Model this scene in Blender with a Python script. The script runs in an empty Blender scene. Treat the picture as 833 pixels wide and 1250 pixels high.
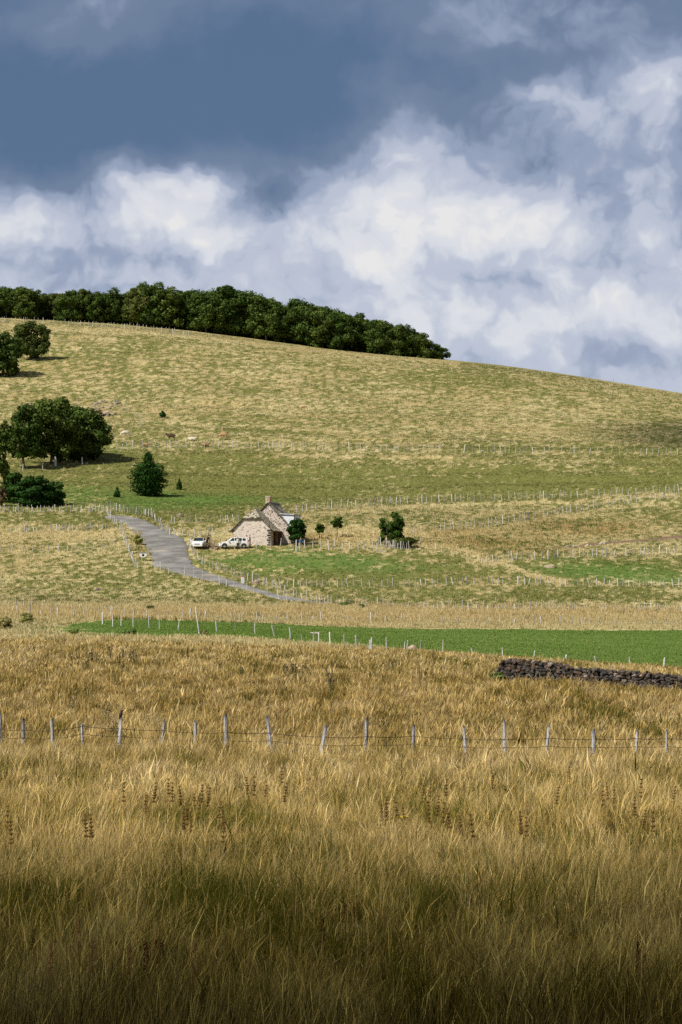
import bpy, math, random
import numpy as np
from mathutils import Vector, Matrix, Euler

random.seed(11)
rng = np.random.default_rng(11)
R = math.radians
SC = bpy.context.scene
COL = SC.collection
F = 3472.0           # focal length in photo pixels (833 x 1250 frame)
PITCH = math.atan(175.0 / F)

# ------------------------------------------------------------------ basic helpers
def link(o, parent=None):
    COL.objects.link(o)
    if parent is not None:
        o.parent = parent
    return o

def tag(o, label=None, cat=None, group=None, kind=None):
    if label: o['label'] = label
    if cat: o['category'] = cat
    if group: o['group'] = group
    if kind: o['kind'] = kind
    return o

def empty(name, loc=(0, 0, 0), rz=0.0, label=None, cat=None, group=None):
    o = bpy.data.objects.new(name, None)
    o.empty_display_size = 0.3
    o.location = loc
    o.rotation_euler = (0, 0, rz)
    link(o)
    return tag(o, label, cat, group)

def meshobj(name, me, parent=None):
    return link(bpy.data.objects.new(name, me), parent)

def np_mesh(name, verts, quads=None, tris=None, mats=(), smooth=False, colors=None):
    """fast mesh from numpy arrays"""
    me = bpy.data.meshes.new(name)
    verts = np.ascontiguousarray(verts, dtype=np.float32)
    loops, starts, n = [], [], 0
    if quads is not None and len(quads):
        q = np.ascontiguousarray(quads, dtype=np.int32)
        loops.append(q.ravel()); starts.append(np.arange(len(q)) * 4); n = q.size
    if tris is not None and len(tris):
        t = np.ascontiguousarray(tris, dtype=np.int32)
        loops.append(t.ravel()); starts.append(n + np.arange(len(t)) * 3)
    loops = np.concatenate(loops).astype(np.int32)
    starts = np.concatenate(starts).astype(np.int32)
    me.vertices.add(len(verts)); me.vertices.foreach_set('co', verts.ravel())
    me.loops.add(len(loops)); me.loops.foreach_set('vertex_index', loops)
    me.polygons.add(len(starts)); me.polygons.foreach_set('loop_start', starts)
    if smooth:
        me.polygons.foreach_set('use_smooth', np.ones(len(starts), dtype=bool))
    else:
        me.polygons.foreach_set('use_smooth', np.zeros(len(starts), dtype=bool))
    if colors:
        for cname, arr in colors.items():
            a = me.color_attributes.new(cname, 'FLOAT_COLOR', 'POINT')
            c = np.ones((len(verts), 4), dtype=np.float32)
            c[:, :arr.shape[1]] = arr
            a.data.foreach_set('color', c.ravel())
    me.update(calc_edges=True)
    for m in mats: me.materials.append(m)
    return me

class MB:
    """collects boxes, tubes, lathes, polygons; builds ONE mesh object"""
    def __init__(self): self.v, self.f = [], []
    def add(self, vs, fs):
        b = len(self.v); self.v += [tuple(p) for p in vs]
        self.f += [tuple(b + i for i in f) for f in fs]
    def box(self, c, s, rot=None):
        x, y, z = s[0] / 2, s[1] / 2, s[2] / 2
        vs = [Vector(p) for p in ((-x,-y,-z),(x,-y,-z),(x,y,-z),(-x,y,-z),(-x,-y,z),(x,-y,z),(x,y,z),(-x,y,z))]
        if rot is not None:
            m = rot if isinstance(rot, Matrix) else Euler(rot).to_matrix()
            vs = [m @ p for p in vs]
        self.add([p + Vector(c) for p in vs], [(0,3,2,1),(4,5,6,7),(0,1,5,4),(1,2,6,5),(2,3,7,6),(3,0,4,7)])
    def tube(self, pts, rad, n=6, cap=True):
        pts = [Vector(p) for p in pts]
        if not hasattr(rad, '__len__'): rad = [rad] * len(pts)
        vs, fs = [], []
        ref = Vector((0.123, 0.97, 0.21))
        for i, p in enumerate(pts):
            d = (pts[min(i + 1, len(pts) - 1)] - pts[max(i - 1, 0)])
            d = d.normalized() if d.length > 1e-9 else Vector((0, 0, 1))
            r_ = ref if abs(d.dot(ref)) < .95 else Vector((1, 0, 0))
            a = d.cross(r_).normalized(); b = d.cross(a)
            for k in range(n):
                t = 2 * math.pi * k / n
                vs.append(p + (a * math.cos(t) + b * math.sin(t)) * rad[i])
        for i in range(len(pts) - 1):
            for k in range(n):
                k2 = (k + 1) % n
                fs.append((i*n+k, i*n+k2, (i+1)*n+k2, (i+1)*n+k))
        if cap:
            fs.append(tuple(range(n))[::-1]); fs.append(tuple((len(pts)-1)*n + k for k in range(n)))
        self.add(vs, fs)
    def poly(self, vs, fs=None):
        self.add(vs, fs or [tuple(range(len(vs)))])
    def prism(self, outline, d0, d1, plane='xz'):
        """outline (a,b) polygon extruded between d0 and d1 along the third axis"""
        n = len(outline)
        mk = {'xz': lambda a, b, d: (a, d, b), 'yz': lambda a, b, d: (d, a, b), 'xy': lambda a, b, d: (a, b, d)}[plane]
        vs = [mk(a, b, d0) for a, b in outline] + [mk(a, b, d1) for a, b in outline]
        fs = [tuple(range(n))[::-1], tuple(range(n, 2 * n))]
        fs += [(i, (i+1) % n, n + (i+1) % n, n + i) for i in range(n)]
        self.add(vs, fs)
    def mesh(self, name, mat, smooth=False):
        me = bpy.data.meshes.new(name)
        me.from_pydata(self.v, [], self.f)
        if mat: me.materials.append(mat)
        if smooth: me.polygons.foreach_set('use_smooth', [True] * len(me.polygons))
        me.update()
        return me
    def build(self, name, mat, parent=None, smooth=False):
        return meshobj(name, self.mesh(name, mat, smooth), parent)

# ------------------------------------------------------------------ noise
def _hash(ix, iy, seed):
    h = (ix.astype(np.int64) * 374761393 + iy.astype(np.int64) * 668265263 + seed * 144665) & 0xffffffff
    h = ((h ^ (h >> 13)) * 1274126177) & 0xffffffff
    h = h ^ (h >> 16)
    return (h & 0xffffff) / float(0xffffff)
def vnoise(x, y, seed=0):
    x = np.asarray(x, float); y = np.asarray(y, float)
    ix = np.floor(x); iy = np.floor(y); fx = x - ix; fy = y - iy
    fx = fx*fx*(3-2*fx); fy = fy*fy*(3-2*fy)
    a = _hash(ix, iy, seed); b = _hash(ix+1, iy, seed); c = _hash(ix, iy+1, seed); d = _hash(ix+1, iy+1, seed)
    return (a*(1-fx)+b*fx)*(1-fy) + (c*(1-fx)+d*fx)*fy
def fbm(x, y, seed=0, oct=4):
    s = 0; a = .5; t = 0
    for i in range(oct):
        s = s + a * vnoise(x * 2**i + 17.3*i, y * 2**i - 9.1*i, seed + i); t += a; a *= .5
    return s / t
def sstep(a, b, x):
    t = np.clip((x - a) / (b - a), 0, 1); return t*t*(3-2*t)

# ------------------------------------------------------------------ terrain
SCOL = np.array([-500., 0., 208., 416., 625., 833., 1330.])
def _rowz(D, ys): return [D * (800.0 - y) / F for y in ys]
_T = [(-200, [-1.8]*7), (0, [-1.8]*7), (12, [-3.0]*7), (30, [-3.85]*7), (60, [-3.8]*7),
      (100, _rowz(100, [918, 919, 920, 923, 926, 927, 930])),
      (145, _rowz(145, [835, 835, 834, 834, 836, 843, 850])),
      (205, _rowz(205, [774, 777, 781, 788, 799, 811, 830])),
      (280, _rowz(280, [749, 752, 757, 765, 767.5, 769, 772])),
      (335, _rowz(335, [722, 732, 737, 743, 746, 750, 760])),
      (400, _rowz(400, [660, 668, 666, 664, 671, 683, 705])),
      (440, _rowz(440, [615, 626, 628, 630, 639, 650, 660])),
      (480, _rowz(480, [585, 597, 604, 612, 616, 617, 625])),
      (560, _rowz(560, [528, 540, 545, 549, 551, 553, 560])),
      (670, _rowz(670, [465, 477, 486, 498, 511, 522, 545])),
      (840, _rowz(840, [378, 389.5, 402.5, 428.5, 449, 481, 560])),
      (900, _rowz(900, [379.5, 391, 404, 430, 451, 483, 563])),
      (1100, [96, 92, 88, 82, 76, 68, 50]), (1600, [92, 88, 84, 78, 72, 62, 44]), (3000, [60]*7), (9000, [20]*7)]
TD = np.array([r[0] for r in _T], float); TZ = np.array([r[1] for r in _T], float)
def _slopes():
    h = np.diff(TD)[:, None]; d = np.diff(TZ, axis=0) / h
    m = np.zeros_like(TZ); m[0] = d[0]; m[-1] = d[-1]
    for i in range(1, len(TD)-1):
        a, b = d[i-1], d[i]; h0, h1 = h[i-1], h[i]
        w1, w2 = 2*h1+h0, h1+2*h0
        with np.errstate(divide='ignore', invalid='ignore'):
            mm = (w1+w2)/(w1/a + w2/b)
        m[i] = np.where(a*b > 0, mm, 0)
    return m
TM = _slopes()
def base_z(X, D):
    X = np.asarray(X, float); D = np.asarray(D, float)
    shp = np.broadcast(X, D).shape
    X = np.broadcast_to(X, shp).ravel(); D = np.broadcast_to(D, shp).ravel()
    k = np.clip(np.searchsorted(TD, D) - 1, 0, len(TD)-2)
    h = TD[k+1]-TD[k]; t = np.clip((D-TD[k])/h, 0, 1)
    h00 = (1+2*t)*(1-t)**2; h10 = t*(1-t)**2; h01 = t*t*(3-2*t); h11 = t*t*(t-1)
    cols = h00[:,None]*TZ[k] + (h10*h)[:,None]*TM[k] + h01[:,None]*TZ[k+1] + (h11*h)[:,None]*TM[k+1]
    s = np.clip(416.5 + F*X/np.maximum(D, 28.0), SCOL[0], SCOL[-1])
    j = np.clip(np.searchsorted(SCOL, s)-1, 0, len(SCOL)-2)
    sd = np.diff(cols, axis=1)/np.diff(SCOL)[None, :]
    m = np.empty_like(cols); m[:,0] = sd[:,0]; m[:,-1] = sd[:,-1]; m[:,1:-1] = .5*(sd[:,:-1]+sd[:,1:])
    ar = np.arange(len(s)); hs = SCOL[j+1]-SCOL[j]; t = (s-SCOL[j])/hs
    h00 = (1+2*t)*(1-t)**2; h10 = t*(1-t)**2; h01 = t*t*(3-2*t); h11 = t*t*(t-1)
    z = h00*cols[ar,j]+h10*hs*m[ar,j]+h01*cols[ar,j+1]+h11*hs*m[ar,j+1]
    return z.reshape(shp)
def terr(X, D):
    """terrain height: broad shape plus natural unevenness"""
    X = np.asarray(X, float); D = np.asarray(D, float)
    z = base_z(X, D)
    far = sstep(430, 560, D) * (1 - sstep(770, 830, D))
    near = 1 - sstep(190, 230, D)
    mid = sstep(225, 300, D) * (1 - sstep(560, 800, D))
    z = z + far*1.1*(fbm(X/26, D/22, 3, 3)-.5)*2*.5
    z = z + (sstep(420, 500, D)*(1-sstep(760, 830, D)))*.16*np.sin(z*2.1 + 5*fbm(X/40, D/40, 8, 2))
    z = z + near*.30*(fbm(X/3.2, D/3.2, 5, 3)-.5)
    z = z + mid*.25*(fbm(X/4.0, D/4.0, 6, 3)-.5)
    return z
CF = Vector((0, math.cos(PITCH), math.sin(PITCH))); CR = Vector((1, 0, 0)); CU = Vector((0, -math.sin(PITCH), math.cos(PITCH)))
def to_px(X, D, Z):
    w = D*CF.y + Z*CF.z
    w = np.where(np.abs(w) < 1e-3, 1e-3, w)
    return 416.5 + F*X/w, 625.0 - F*(D*CU.y + Z*CU.z)/w
_DS = np.concatenate([np.arange(18, 300, .8), np.arange(300, 1000, 1.0)])
def at(px, py):
    """ground point seen at a photo pixel"""
    d = CF + CR*((px-416.5)/F) + CU*((625.0-py)/F)
    kx, kz = d.x/d.y, d.z/d.y
    dif = terr(kx*_DS, _DS) - kz*_DS
    i = np.nonzero(dif >= 0)[0]
    if len(i) == 0:
        i = [int(np.argmax(dif/_DS))]
        D = _DS[i[0]]
    else:
        i = i[0]
        if i == 0: D = _DS[0]
        else:
            a, b = dif[i-1], dif[i]; D = _DS[i-1] + (_DS[i]-_DS[i-1])*(-a/(b-a))
    X = kx*D
    return Vector((float(X), float(D), float(terr(np.array([X]), np.array([D]))[0])))
def ground(x, y): return float(terr(np.array([x]), np.array([y]))[0])
def on(x, y, dz=0): return Vector((x, y, ground(x, y)+dz))

def in_poly(px, py, poly):
    px = np.asarray(px); py = np.asarray(py); inside = np.zeros(px.shape, bool)
    n = len(poly)
    for i in range(n):
        x1, y1 = poly[i]; x2, y2 = poly[(i+1) % n]
        c = ((y1 > py) != (y2 > py)) & (px < (x2-x1)*(py-y1)/((y2-y1) if y2 != y1 else 1e-9) + x1)
        inside ^= c
    return inside

ROAD_L = [(128,632.5),(140,634),(152,638.5),(162,648),(171,659),(179,669),(184,680),(187,690),(208,697),(246,706.5),(290,717),(340,731),(400,738)]
ROAD_R = [(130,629.5),(145,629),(168,631.5),(186,638),(203,647.5),(224,655),(232.5,666),(231.5,679),(236,689),(250,697),(290,710),(340,726.5),(401,736.5)]
ROAD_POLY = ROAD_L + ROAD_R[::-1]
FIELD_POLY = [(70,765),(95,760),(130,757.5),(200,757),(416,766),(625,768.5),(833,770),(1500,780),(1500,850),(833,817),(700,808),(600,801),(500,794.5),(400,786.5),(320,780),(270,777),(200,777),(120,775),(70,772)]

def gauss(px, py, cx, cy, rx, ry): return np.exp(-(((px-cx)/rx)**2 + ((py-cy)/ry)**2))
def mottle(X, D):
    """tussocky patchwork of dry and green grass, metres across"""
    return .34*(fbm(X/11, D/24, 141, 3)-.5) + .36*(fbm(X/1.3, D/4.2, 142, 3)-.5) + 1.0*(vnoise(X/.42, D/1.5, 143)-.5)
def cover(X, D, Z=None):
    """vegetation cover of the land: g greenness, l lush fresh green, d bare earth, o ochre/brown dry grass"""
    if Z is None: Z = terr(X, D)
    px, py = to_px(X, D, Z)
    px = np.where(D < 20, 416, px); py = np.where(D < 20, 1400, py)
    wpx = px + 26*(fbm(X/9, D/14, 31, 3)-.5)*1.6; wpy = py + 7*(fbm(X/8, D/12, 32, 3)-.5)*1.6
    g = np.interp(py, [380, 440, 500, 545, 565, 600, 635, 650, 700, 722, 734, 742, 760, 775, 800, 900, 960, 1050, 1250],
                      [.52, .55, .49, .58, .74, .76, .66, .42, .50, .54, .56, .22, .20, .14, .12, .12, .14, .34, .5])
    l = np.zeros_like(g); d = np.zeros_like(g); o = np.zeros_like(g)
    for cx, cy, rx, ry, a in [(600,455,110,16,.22),(300,475,80,8,.1),(120,430,60,12,.1),(250,605,130,22,.25),(480,592,160,9,.14),
            (700,585,140,10,.16),(100,635,130,6,.16),(430,695,190,24,.36),(640,726,260,10,.14),(300,585,260,22,.10),(560,702,90,8,.1),(740,695,120,13,.42),(250,555,140,10,.14),(640,730,200,8,.12),(833,530,60,30,.12),(170,620,30,8,.2),
            (760,885,140,14,.2),(250,890,40,10,.12),(30,765,70,10,.35)]:
        g = g + a*gauss(wpx, wpy, cx, cy, rx, ry)
    for cx, cy, rx, ry, a in [(215,612,100,14,.85),(95,600,50,12,.5),(330,612,60,7,.2),(335,682,95,12,.85),(450,692,95,14,.6),(310,700,40,8,.3),(735,697,100,12,.95),(800,708,60,5,.6),(700,680,30,4,.3),
            (420,545,30,3,.2),(140,548,50,9,.35),(560,655,40,3,.3),(90,772,90,5,.65),(200,770,90,5,.6),(420,715,60,7,.25),(650,600,60,6,.2),(40,615,70,9,.35)]:
        l = l + a*gauss(wpx, wpy, cx, cy, rx, ry)
    for cx, cy, rx, ry, a in [(420,652,110,8,-.3),(600,625,120,5,-.25),(760,603,90,4,-.3),(470,620,120,4,-.2),(90,653,90,5,-.25),(600,690,60,5,-.02),(300,650,60,5,-.25),(560,566,150,4,-.15),(620,530,150,10,-.05),(100,740,150,8,-.1),(420,745,420,6,-.12)]:
        g = g + a*gauss(wpx, wpy, cx, cy, rx, ry)
    for cx, cy, rx, ry, a in [(600,663,80,8,.7),(720,645,80,10,.65),(560,648,50,7,.5),(410,655,70,6,.4),(180,650,16,14,.35),(640,675,60,5,.5),(650,632,30,3,.5),(755,690,30,6,.25)]:
        o = o + a*gauss(wpx, wpy, cx, cy, rx, ry)
    for cx, cy, rx, ry, a in [(120,502,26,10,.55),(110,549,14,3,.8),(190,552,20,1.5,.6),(118,530,12,3,.5),(255,668,12,3.5,.9),(240,668,10,3,.6),(285,669,24,2.2,.5),(135,545,20,2,.5),(50,572,26,3,.4),(655,636,14,1.5,.5)]:
        d = d + a*gauss(px, wpy, cx, cy, rx, ry)
    # eroded bank on the right
    yb = np.interp(px, [560, 640, 690, 730, 780, 833, 1100], [668, 670, 668, 664, 660, 655, 640])
    yb = yb + 1.6*(fbm(X/3, D/3, 91, 3)-.5)*2
    wb = np.interp(px, [600, 690, 740, 833, 1100], [.3, 1.0, 1.7, 2.2, 2.4])*(.45+1.1*vnoise(X/2.3, D/2.3, 92))
    d = d + 1.05*np.exp(-((py-yb)/wb)**2)*sstep(600, 700, px)
    for line, w, a in [([(500,664),(560,671),(610,688),(650,702),(692,712)], 2.6, -.75), ([(345,632),(420,625),(490,620),(560,617),(640,615),(833,604)], 2.6, -.38), ([(560,652),(660,636),(740,622),(833,611)], 2.5, -.30),
                       ([(200,515),(215,513),(245,517),(262,523)], 1.2, -.5), ([(340,556),(420,557),(560,560)], 2.0, -.35), ([(560,545),(700,549),(833,550)], 1.8, .4), ([(270,523),(330,528),(400,530)], 1.5, .45),
                       ([(0,654),(60,653),(131,649)], 2.0, -.5), ([(420,651),(480,647),(530,650)], 3.5, -.3), ([(0,397),(200,407),(416,432),(560,444)], 2.0, -.35), ([(600,585),(700,590),(833,588)], 2, .3)]:
        q = np.array(line, float); yl = np.interp(px, q[:, 0], q[:, 1], left=-1e4, right=-1e4)
        g = g + a*np.exp(-((wpy*.5+py*.5-yl)/w)**2)
    # green hay field
    fm = in_poly(wpx*.5+px*.5, py + .35*(wpy-py), FIELD_POLY)
    fade = .25 + .75*sstep(30, 170, wpx) + .0*px; fm = fm & (vnoise(X/2.2, D/3.5, 181)*.8+.1 < fade)
    l = np.where(fm, 1.6, l); g = np.where(fm, 1.0, g)
    return np.clip(g, 0, 1), np.clip(l, 0, 1.6), np.clip(d, 0, 1), np.clip(o, 0, 1)

# ------------------------------------------------------------------ materials
def newmat(name):
    m = bpy.data.materials.new(name); m.use_nodes = True
    nt = m.node_tree; nt.nodes.clear()
    return m, nt
def N(nt, t, **kw):
    n = nt.nodes.new(t)
    for k, v in kw.items(): setattr(n, k, v)
    return n
def setin(n, **kw):
    for k, v in kw.items(): n.inputs[k.replace('_', ' ')].default_value = v
def mathn(nt, op, a, b=None, clamp=False):
    n = N(nt, 'ShaderNodeMath', operation=op, use_clamp=clamp)
    for i, x in enumerate((a, b)):
        if x is None: continue
        if isinstance(x, (int, float)): n.inputs[i].default_value = x
        else: nt.links.new(x, n.inputs[i])
    return n.outputs[0]
def mixc(nt, fac, a, b, mode='MIX'):
    n = N(nt, 'ShaderNodeMix', data_type='RGBA', blend_type=mode)
    for i, x in ((0, fac), (6, a), (7, b)):
        if isinstance(x, (int, float)): n.inputs[i].default_value = x
        elif isinstance(x, tuple): n.inputs[i].default_value = x if len(x) == 4 else (*x, 1)
        else: nt.links.new(x, n.inputs[i])
    return n.outputs[2]
def noise(nt, vec, scale, detail=3, rough=.55, out=0, dims='3D'):
    n = N(nt, 'ShaderNodeTexNoise', noise_dimensions=dims); n.inputs['Scale'].default_value = scale
    n.inputs['Detail'].default_value = detail; n.inputs['Roughness'].default_value = rough
    if vec is not None: nt.links.new(vec, n.inputs['Vector'])
    return n.outputs[out]
def mapr(nt, v, a, b, c=0., d=1., smooth=True):
    n = N(nt, 'ShaderNodeMapRange', interpolation_type='SMOOTHSTEP' if smooth else 'LINEAR')
    nt.links.new(v, n.inputs[0])
    for i, x in enumerate((a, b, c, d)): n.inputs[1+i].default_value = x
    return n.outputs[0]
def finish(nt, color, rough=.9, spec=.2, bump=None, bdist=.02, metallic=0):
    p = N(nt, 'ShaderNodeBsdfPrincipled'); o = N(nt, 'ShaderNodeOutputMaterial')
    if isinstance(color, tuple): p.inputs['Base Color'].default_value = (*color[:3], 1)
    else: nt.links.new(color, p.inputs['Base Color'])
    p.inputs['Roughness'].default_value = rough; p.inputs['Specular IOR Level'].default_value = spec
    p.inputs['Metallic'].default_value = metallic
    if bump is not None:
        b = N(nt, 'ShaderNodeBump'); b.inputs['Distance'].default_value = bdist; b.inputs['Strength'].default_value = .8
        nt.links.new(bump, b.inputs['Height']); nt.links.new(b.outputs[0], p.inputs['Normal'])
    nt.links.new(p.outputs[0], o.inputs[0])
    return p
def mat_noisy(name, c1, c2, scale=4., rough=.9, spec=.2, bump=0., detail=4, coord='Object', lo=.35, hi=.65, metallic=0):
    m, nt = newmat(name)
    tc = N(nt, 'ShaderNodeTexCoord'); n = noise(nt, tc.outputs[coord], scale, detail)
    c = mixc(nt, mapr(nt, n, lo, hi), c1, c2)
    finish(nt, c, rough, spec, n if bump else None, bump, metallic)
    return m
def mat_blades(name, trans=.3, gain=1.0):
    m, nt = newmat(name)
    a = N(nt, 'ShaderNodeAttribute', attribute_name='Col')
    c = a.outputs['Color']
    if gain != 1.0: c = mixc(nt, 1.0, c, (gain, gain, gain), 'MULTIPLY')
    d = N(nt, 'ShaderNodeBsdfDiffuse'); t = N(nt, 'ShaderNodeBsdfTranslucent'); x = N(nt, 'ShaderNodeMixShader'); o = N(nt, 'ShaderNodeOutputMaterial')
    nt.links.new(c, d.inputs[0]); nt.links.new(c, t.inputs[0]); x.inputs[0].default_value = trans
    nt.links.new(d.outputs[0], x.inputs[1]); nt.links.new(t.outputs[0], x.inputs[2]); nt.links.new(x.outputs[0], o.inputs[0])
    return m

STRAW = (.52, .43, .205); STRAW_PALE = (.68, .60, .34); OLIVE = (.155, .165, .045); LUSH = (.105, .17, .034); OCHRE = (.40, .27, .085)
def mat_ground():
    m, nt = newmat('ground_cover')
    tc = N(nt, 'ShaderNodeTexCoord'); P = tc.outputs['Object']
    a = N(nt, 'ShaderNodeAttribute', attribute_name='Cover'); sp = N(nt, 'ShaderNodeSeparateColor'); nt.links.new(a.outputs['Color'], sp.inputs[0])
    b = N(nt, 'ShaderNodeAttribute', attribute_name='Cover2'); sp2 = N(nt, 'ShaderNodeSeparateColor'); nt.links.new(b.outputs['Color'], sp2.inputs[0])
    g, l, d, o = sp.outputs[0], sp.outputs[1], sp.outputs[2], sp2.outputs[0]
    n1 = noise(nt, P, .16, 4, .6); n2 = noise(nt, P, .9, 5, .68); n3 = noise(nt, P, 4.5, 4, .65); n4 = noise(nt, P, .045, 3)
    mott = mathn(nt, 'ADD', mathn(nt, 'MULTIPLY', mathn(nt, 'SUBTRACT', n1, .5), .4),
                 mathn(nt, 'ADD', mathn(nt, 'MULTIPLY', mathn(nt, 'SUBTRACT', n2, .5), 1.3), mathn(nt, 'MULTIPLY', mathn(nt, 'SUBTRACT', n3, .5), .9)))
    gg = mapr(nt, mathn(nt, 'ADD', g, mott), .28, .72)
    straw = mixc(nt, mapr(nt, n3, .4, .68), STRAW, STRAW_PALE)
    straw = mixc(nt, mapr(nt, n4, .35, .65), straw, mixc(nt, 1., straw, (.86, .80, .72), 'MULTIPLY'))
    straw = mixc(nt, o, straw, OCHRE)
    green = mixc(nt, mapr(nt, mathn(nt, 'ADD', l, mathn(nt, 'MULTIPLY', mathn(nt, 'SUBTRACT', n2, .5), .8)), .1, .8), OLIVE, LUSH)
    green = mixc(nt, mapr(nt, n3, .35, .7), green, mixc(nt, 1., green, (1.35, 1.25, 1.3), 'MULTIPLY'))
    c = mixc(nt, mathn(nt, 'MAXIMUM', gg, mapr(nt, mathn(nt, 'ADD', l, mathn(nt, 'MULTIPLY', mott, .6)), .45, 1.0)), straw, green)
    earth = mixc(nt, n3, (.13, .075, .045), (.30, .21, .14))
    c = mixc(nt, mapr(nt, mathn(nt, 'ADD', d, mathn(nt, 'MULTIPLY', mathn(nt, 'SUBTRACT', n3, .5), .6)), .35, .65), c, earth)
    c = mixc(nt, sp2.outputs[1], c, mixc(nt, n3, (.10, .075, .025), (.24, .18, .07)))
    h = mathn(nt, 'ADD', n2, mathn(nt, 'MULTIPLY', n3, .5))
    finish(nt, c, .95, .1, h, .12)
    return m
M = {}
M['ground'] = mat_ground()
M['blade'] = mat_blades('grass_blades', .33)
def mat_leaf():
    m = mat_blades('leaves', .3, 1.0); nt = m.node_tree
    a = next(n for n in nt.nodes if n.type == 'ATTRIBUTE'); oi = N(nt, 'ShaderNodeObjectInfo'); rr = oi.outputs['Random']
    c = mixc(nt, 1., a.outputs['Color'], mixc(nt, rr, (1.4, 1.8, 1.8), (2.3, 2.5, 2.45)), 'MULTIPLY')
    for n in nt.nodes:
        if n.type in ('BSDF_DIFFUSE', 'BSDF_TRANSLUCENT'): nt.links.new(c, n.inputs[0])
    return m
M['leaf'] = mat_leaf()
M['bark'] = mat_noisy('beech_bark', (.16, .145, .12), (.30, .28, .25), 3, .95, .1, .03)
M['bark_dark'] = mat_noisy('dark_bark', (.05, .042, .032), (.12, .10, .08), 4, .95, .1, .03)
def mat_post():
    m, nt = newmat('weathered_wood')
    tc = N(nt, 'ShaderNodeTexCoord'); n = noise(nt, tc.outputs['Object'], 7, 4)
    c = mixc(nt, mapr(nt, n, .35, .65), (.42, .41, .39), (.72, .70, .67))
    oi = N(nt, 'ShaderNodeObjectInfo')
    c = mixc(nt, mapr(nt, oi.outputs['Random'], .35, 1., 0, .7), c, (.20, .185, .165))
    finish(nt, c, .95, .1, n, .01)
    return m
M['post'] = mat_post()
def mat_post_near():
    m, nt = newmat('weathered_post_wood')
    tc = N(nt, 'ShaderNodeTexCoord'); mp = N(nt, 'ShaderNodeMapping'); mp.inputs['Scale'].default_value = (26, 26, 2.2)
    nt.links.new(tc.outputs['Object'], mp.inputs[0])
    n = noise(nt, mp.outputs[0], 1.3, 6, .7); n2 = noise(nt, tc.outputs['Object'], 7, 3)
    c = mixc(nt, mapr(nt, n, .38, .62), (.17, .165, .17), (.58, .58, .60))
    c = mixc(nt, mapr(nt, n2, .52, .70), c, (.70, .69, .68))
    oi = N(nt, 'ShaderNodeObjectInfo')
    c = mixc(nt, mathn(nt, 'MULTIPLY', oi.outputs['Random'], .4), c, (.20, .195, .20))
    sx = N(nt, 'ShaderNodeSeparateXYZ'); nt.links.new(tc.outputs['Object'], sx.inputs[0])
    c = mixc(nt, mapr(nt, sx.outputs[2], .90, 1.0, 0, .75), c, (.05, .05, .05))
    finish(nt, c, .95, .1, n, .012)
    return m
M['post_near'] = mat_post_near()
M['wire'] = mat_noisy('rusty_wire', (.035, .022, .016), (.07, .05, .035), 10, .8, .3)
def mat_road():
    m, nt = newmat('old_tarmac')
    tc = N(nt, 'ShaderNodeTexCoord'); P = tc.outputs['Object']
    n1 = noise(nt, P, .35, 4, .6); n2 = noise(nt, P, 3.5, 5, .7); n3 = noise(nt, P, .09, 2)
    c = mixc(nt, mapr(nt, n1, .35, .68), (.165, .16, .148), (.30, .292, .275))
    c = mixc(nt, mapr(nt, n2, .52, .74), c, (.37, .355, .32))
    c = mixc(nt, mapr(nt, n2, .46, .30), c, (.15, .135, .115))
    c = mixc(nt, mapr(nt, n3, .60, .68, 0, .6), c, (.46, .40, .29))
    finish(nt, c, .95, .15, n2, .02)
    return m
M['road'] = mat_road()
def mat_rubble(name, mortar, stones, scale, thr, warm=(.45, .30, .22)):
    m, nt = newmat(name)
    tc = N(nt, 'ShaderNodeTexCoord'); P = tc.outputs['Object']
    nz = noise(nt, P, 1.4, 3, .5, out=1); vm = N(nt, 'ShaderNodeVectorMath', operation='ADD')
    sc_ = N(nt, 'ShaderNodeVectorMath', operation='SCALE'); nt.links.new(nz, sc_.inputs[0]); sc_.inputs['Scale'].default_value = .35
    nt.links.new(P, vm.inputs[0]); nt.links.new(sc_.outputs[0], vm.inputs[1])
    mp = N(nt, 'ShaderNodeMapping'); mp.inputs['Scale'].default_value = (1, 1, 1.6); nt.links.new(vm.outputs[0], mp.inputs[0])
    v = N(nt, 'ShaderNodeTexVoronoi'); v.inputs['Scale'].default_value = scale; nt.links.new(mp.outputs[0], v.inputs['Vector'])
    sep = N(nt, 'ShaderNodeSeparateColor'); nt.links.new(v.outputs['Color'], sep.inputs[0])
    isd = mathn(nt, 'LESS_THAN', sep.outputs[0], thr)
    core = mapr(nt, v.outputs['Distance'], .60, .48)
    f = mathn(nt, 'MULTIPLY', isd, core)
    st = mixc(nt, sep.outputs[1], stones[0], stones[1])
    pale = mixc(nt, mapr(nt, noise(nt, P, 2.2, 4), .35, .65), mortar, tuple(c*.8 for c in mortar))
    pale = mixc(nt, mathn(nt, 'MULTIPLY', mathn(nt, 'GREATER_THAN', sep.outputs[2], .72), mapr(nt, v.outputs['Distance'], .45, .3, 0, .55)), pale, warm)
    c = mixc(nt, f, pale, st)
    finish(nt, c, .95, .1, v.outputs['Distance'], -.03)
    return m
M['render_wall'] = mat_rubble('limewashed_rubble', (.66, .575, .50), ((.12, .095, .085), (.28, .225, .19)), 4.6, .16, (.54, .47, .40))
M['stone_wall'] = mat_rubble('rubble_masonry', (.63, .55, .475), ((.085, .07, .065), (.25, .205, .18)), 5.4, .58, (.48, .40, .33))
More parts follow.
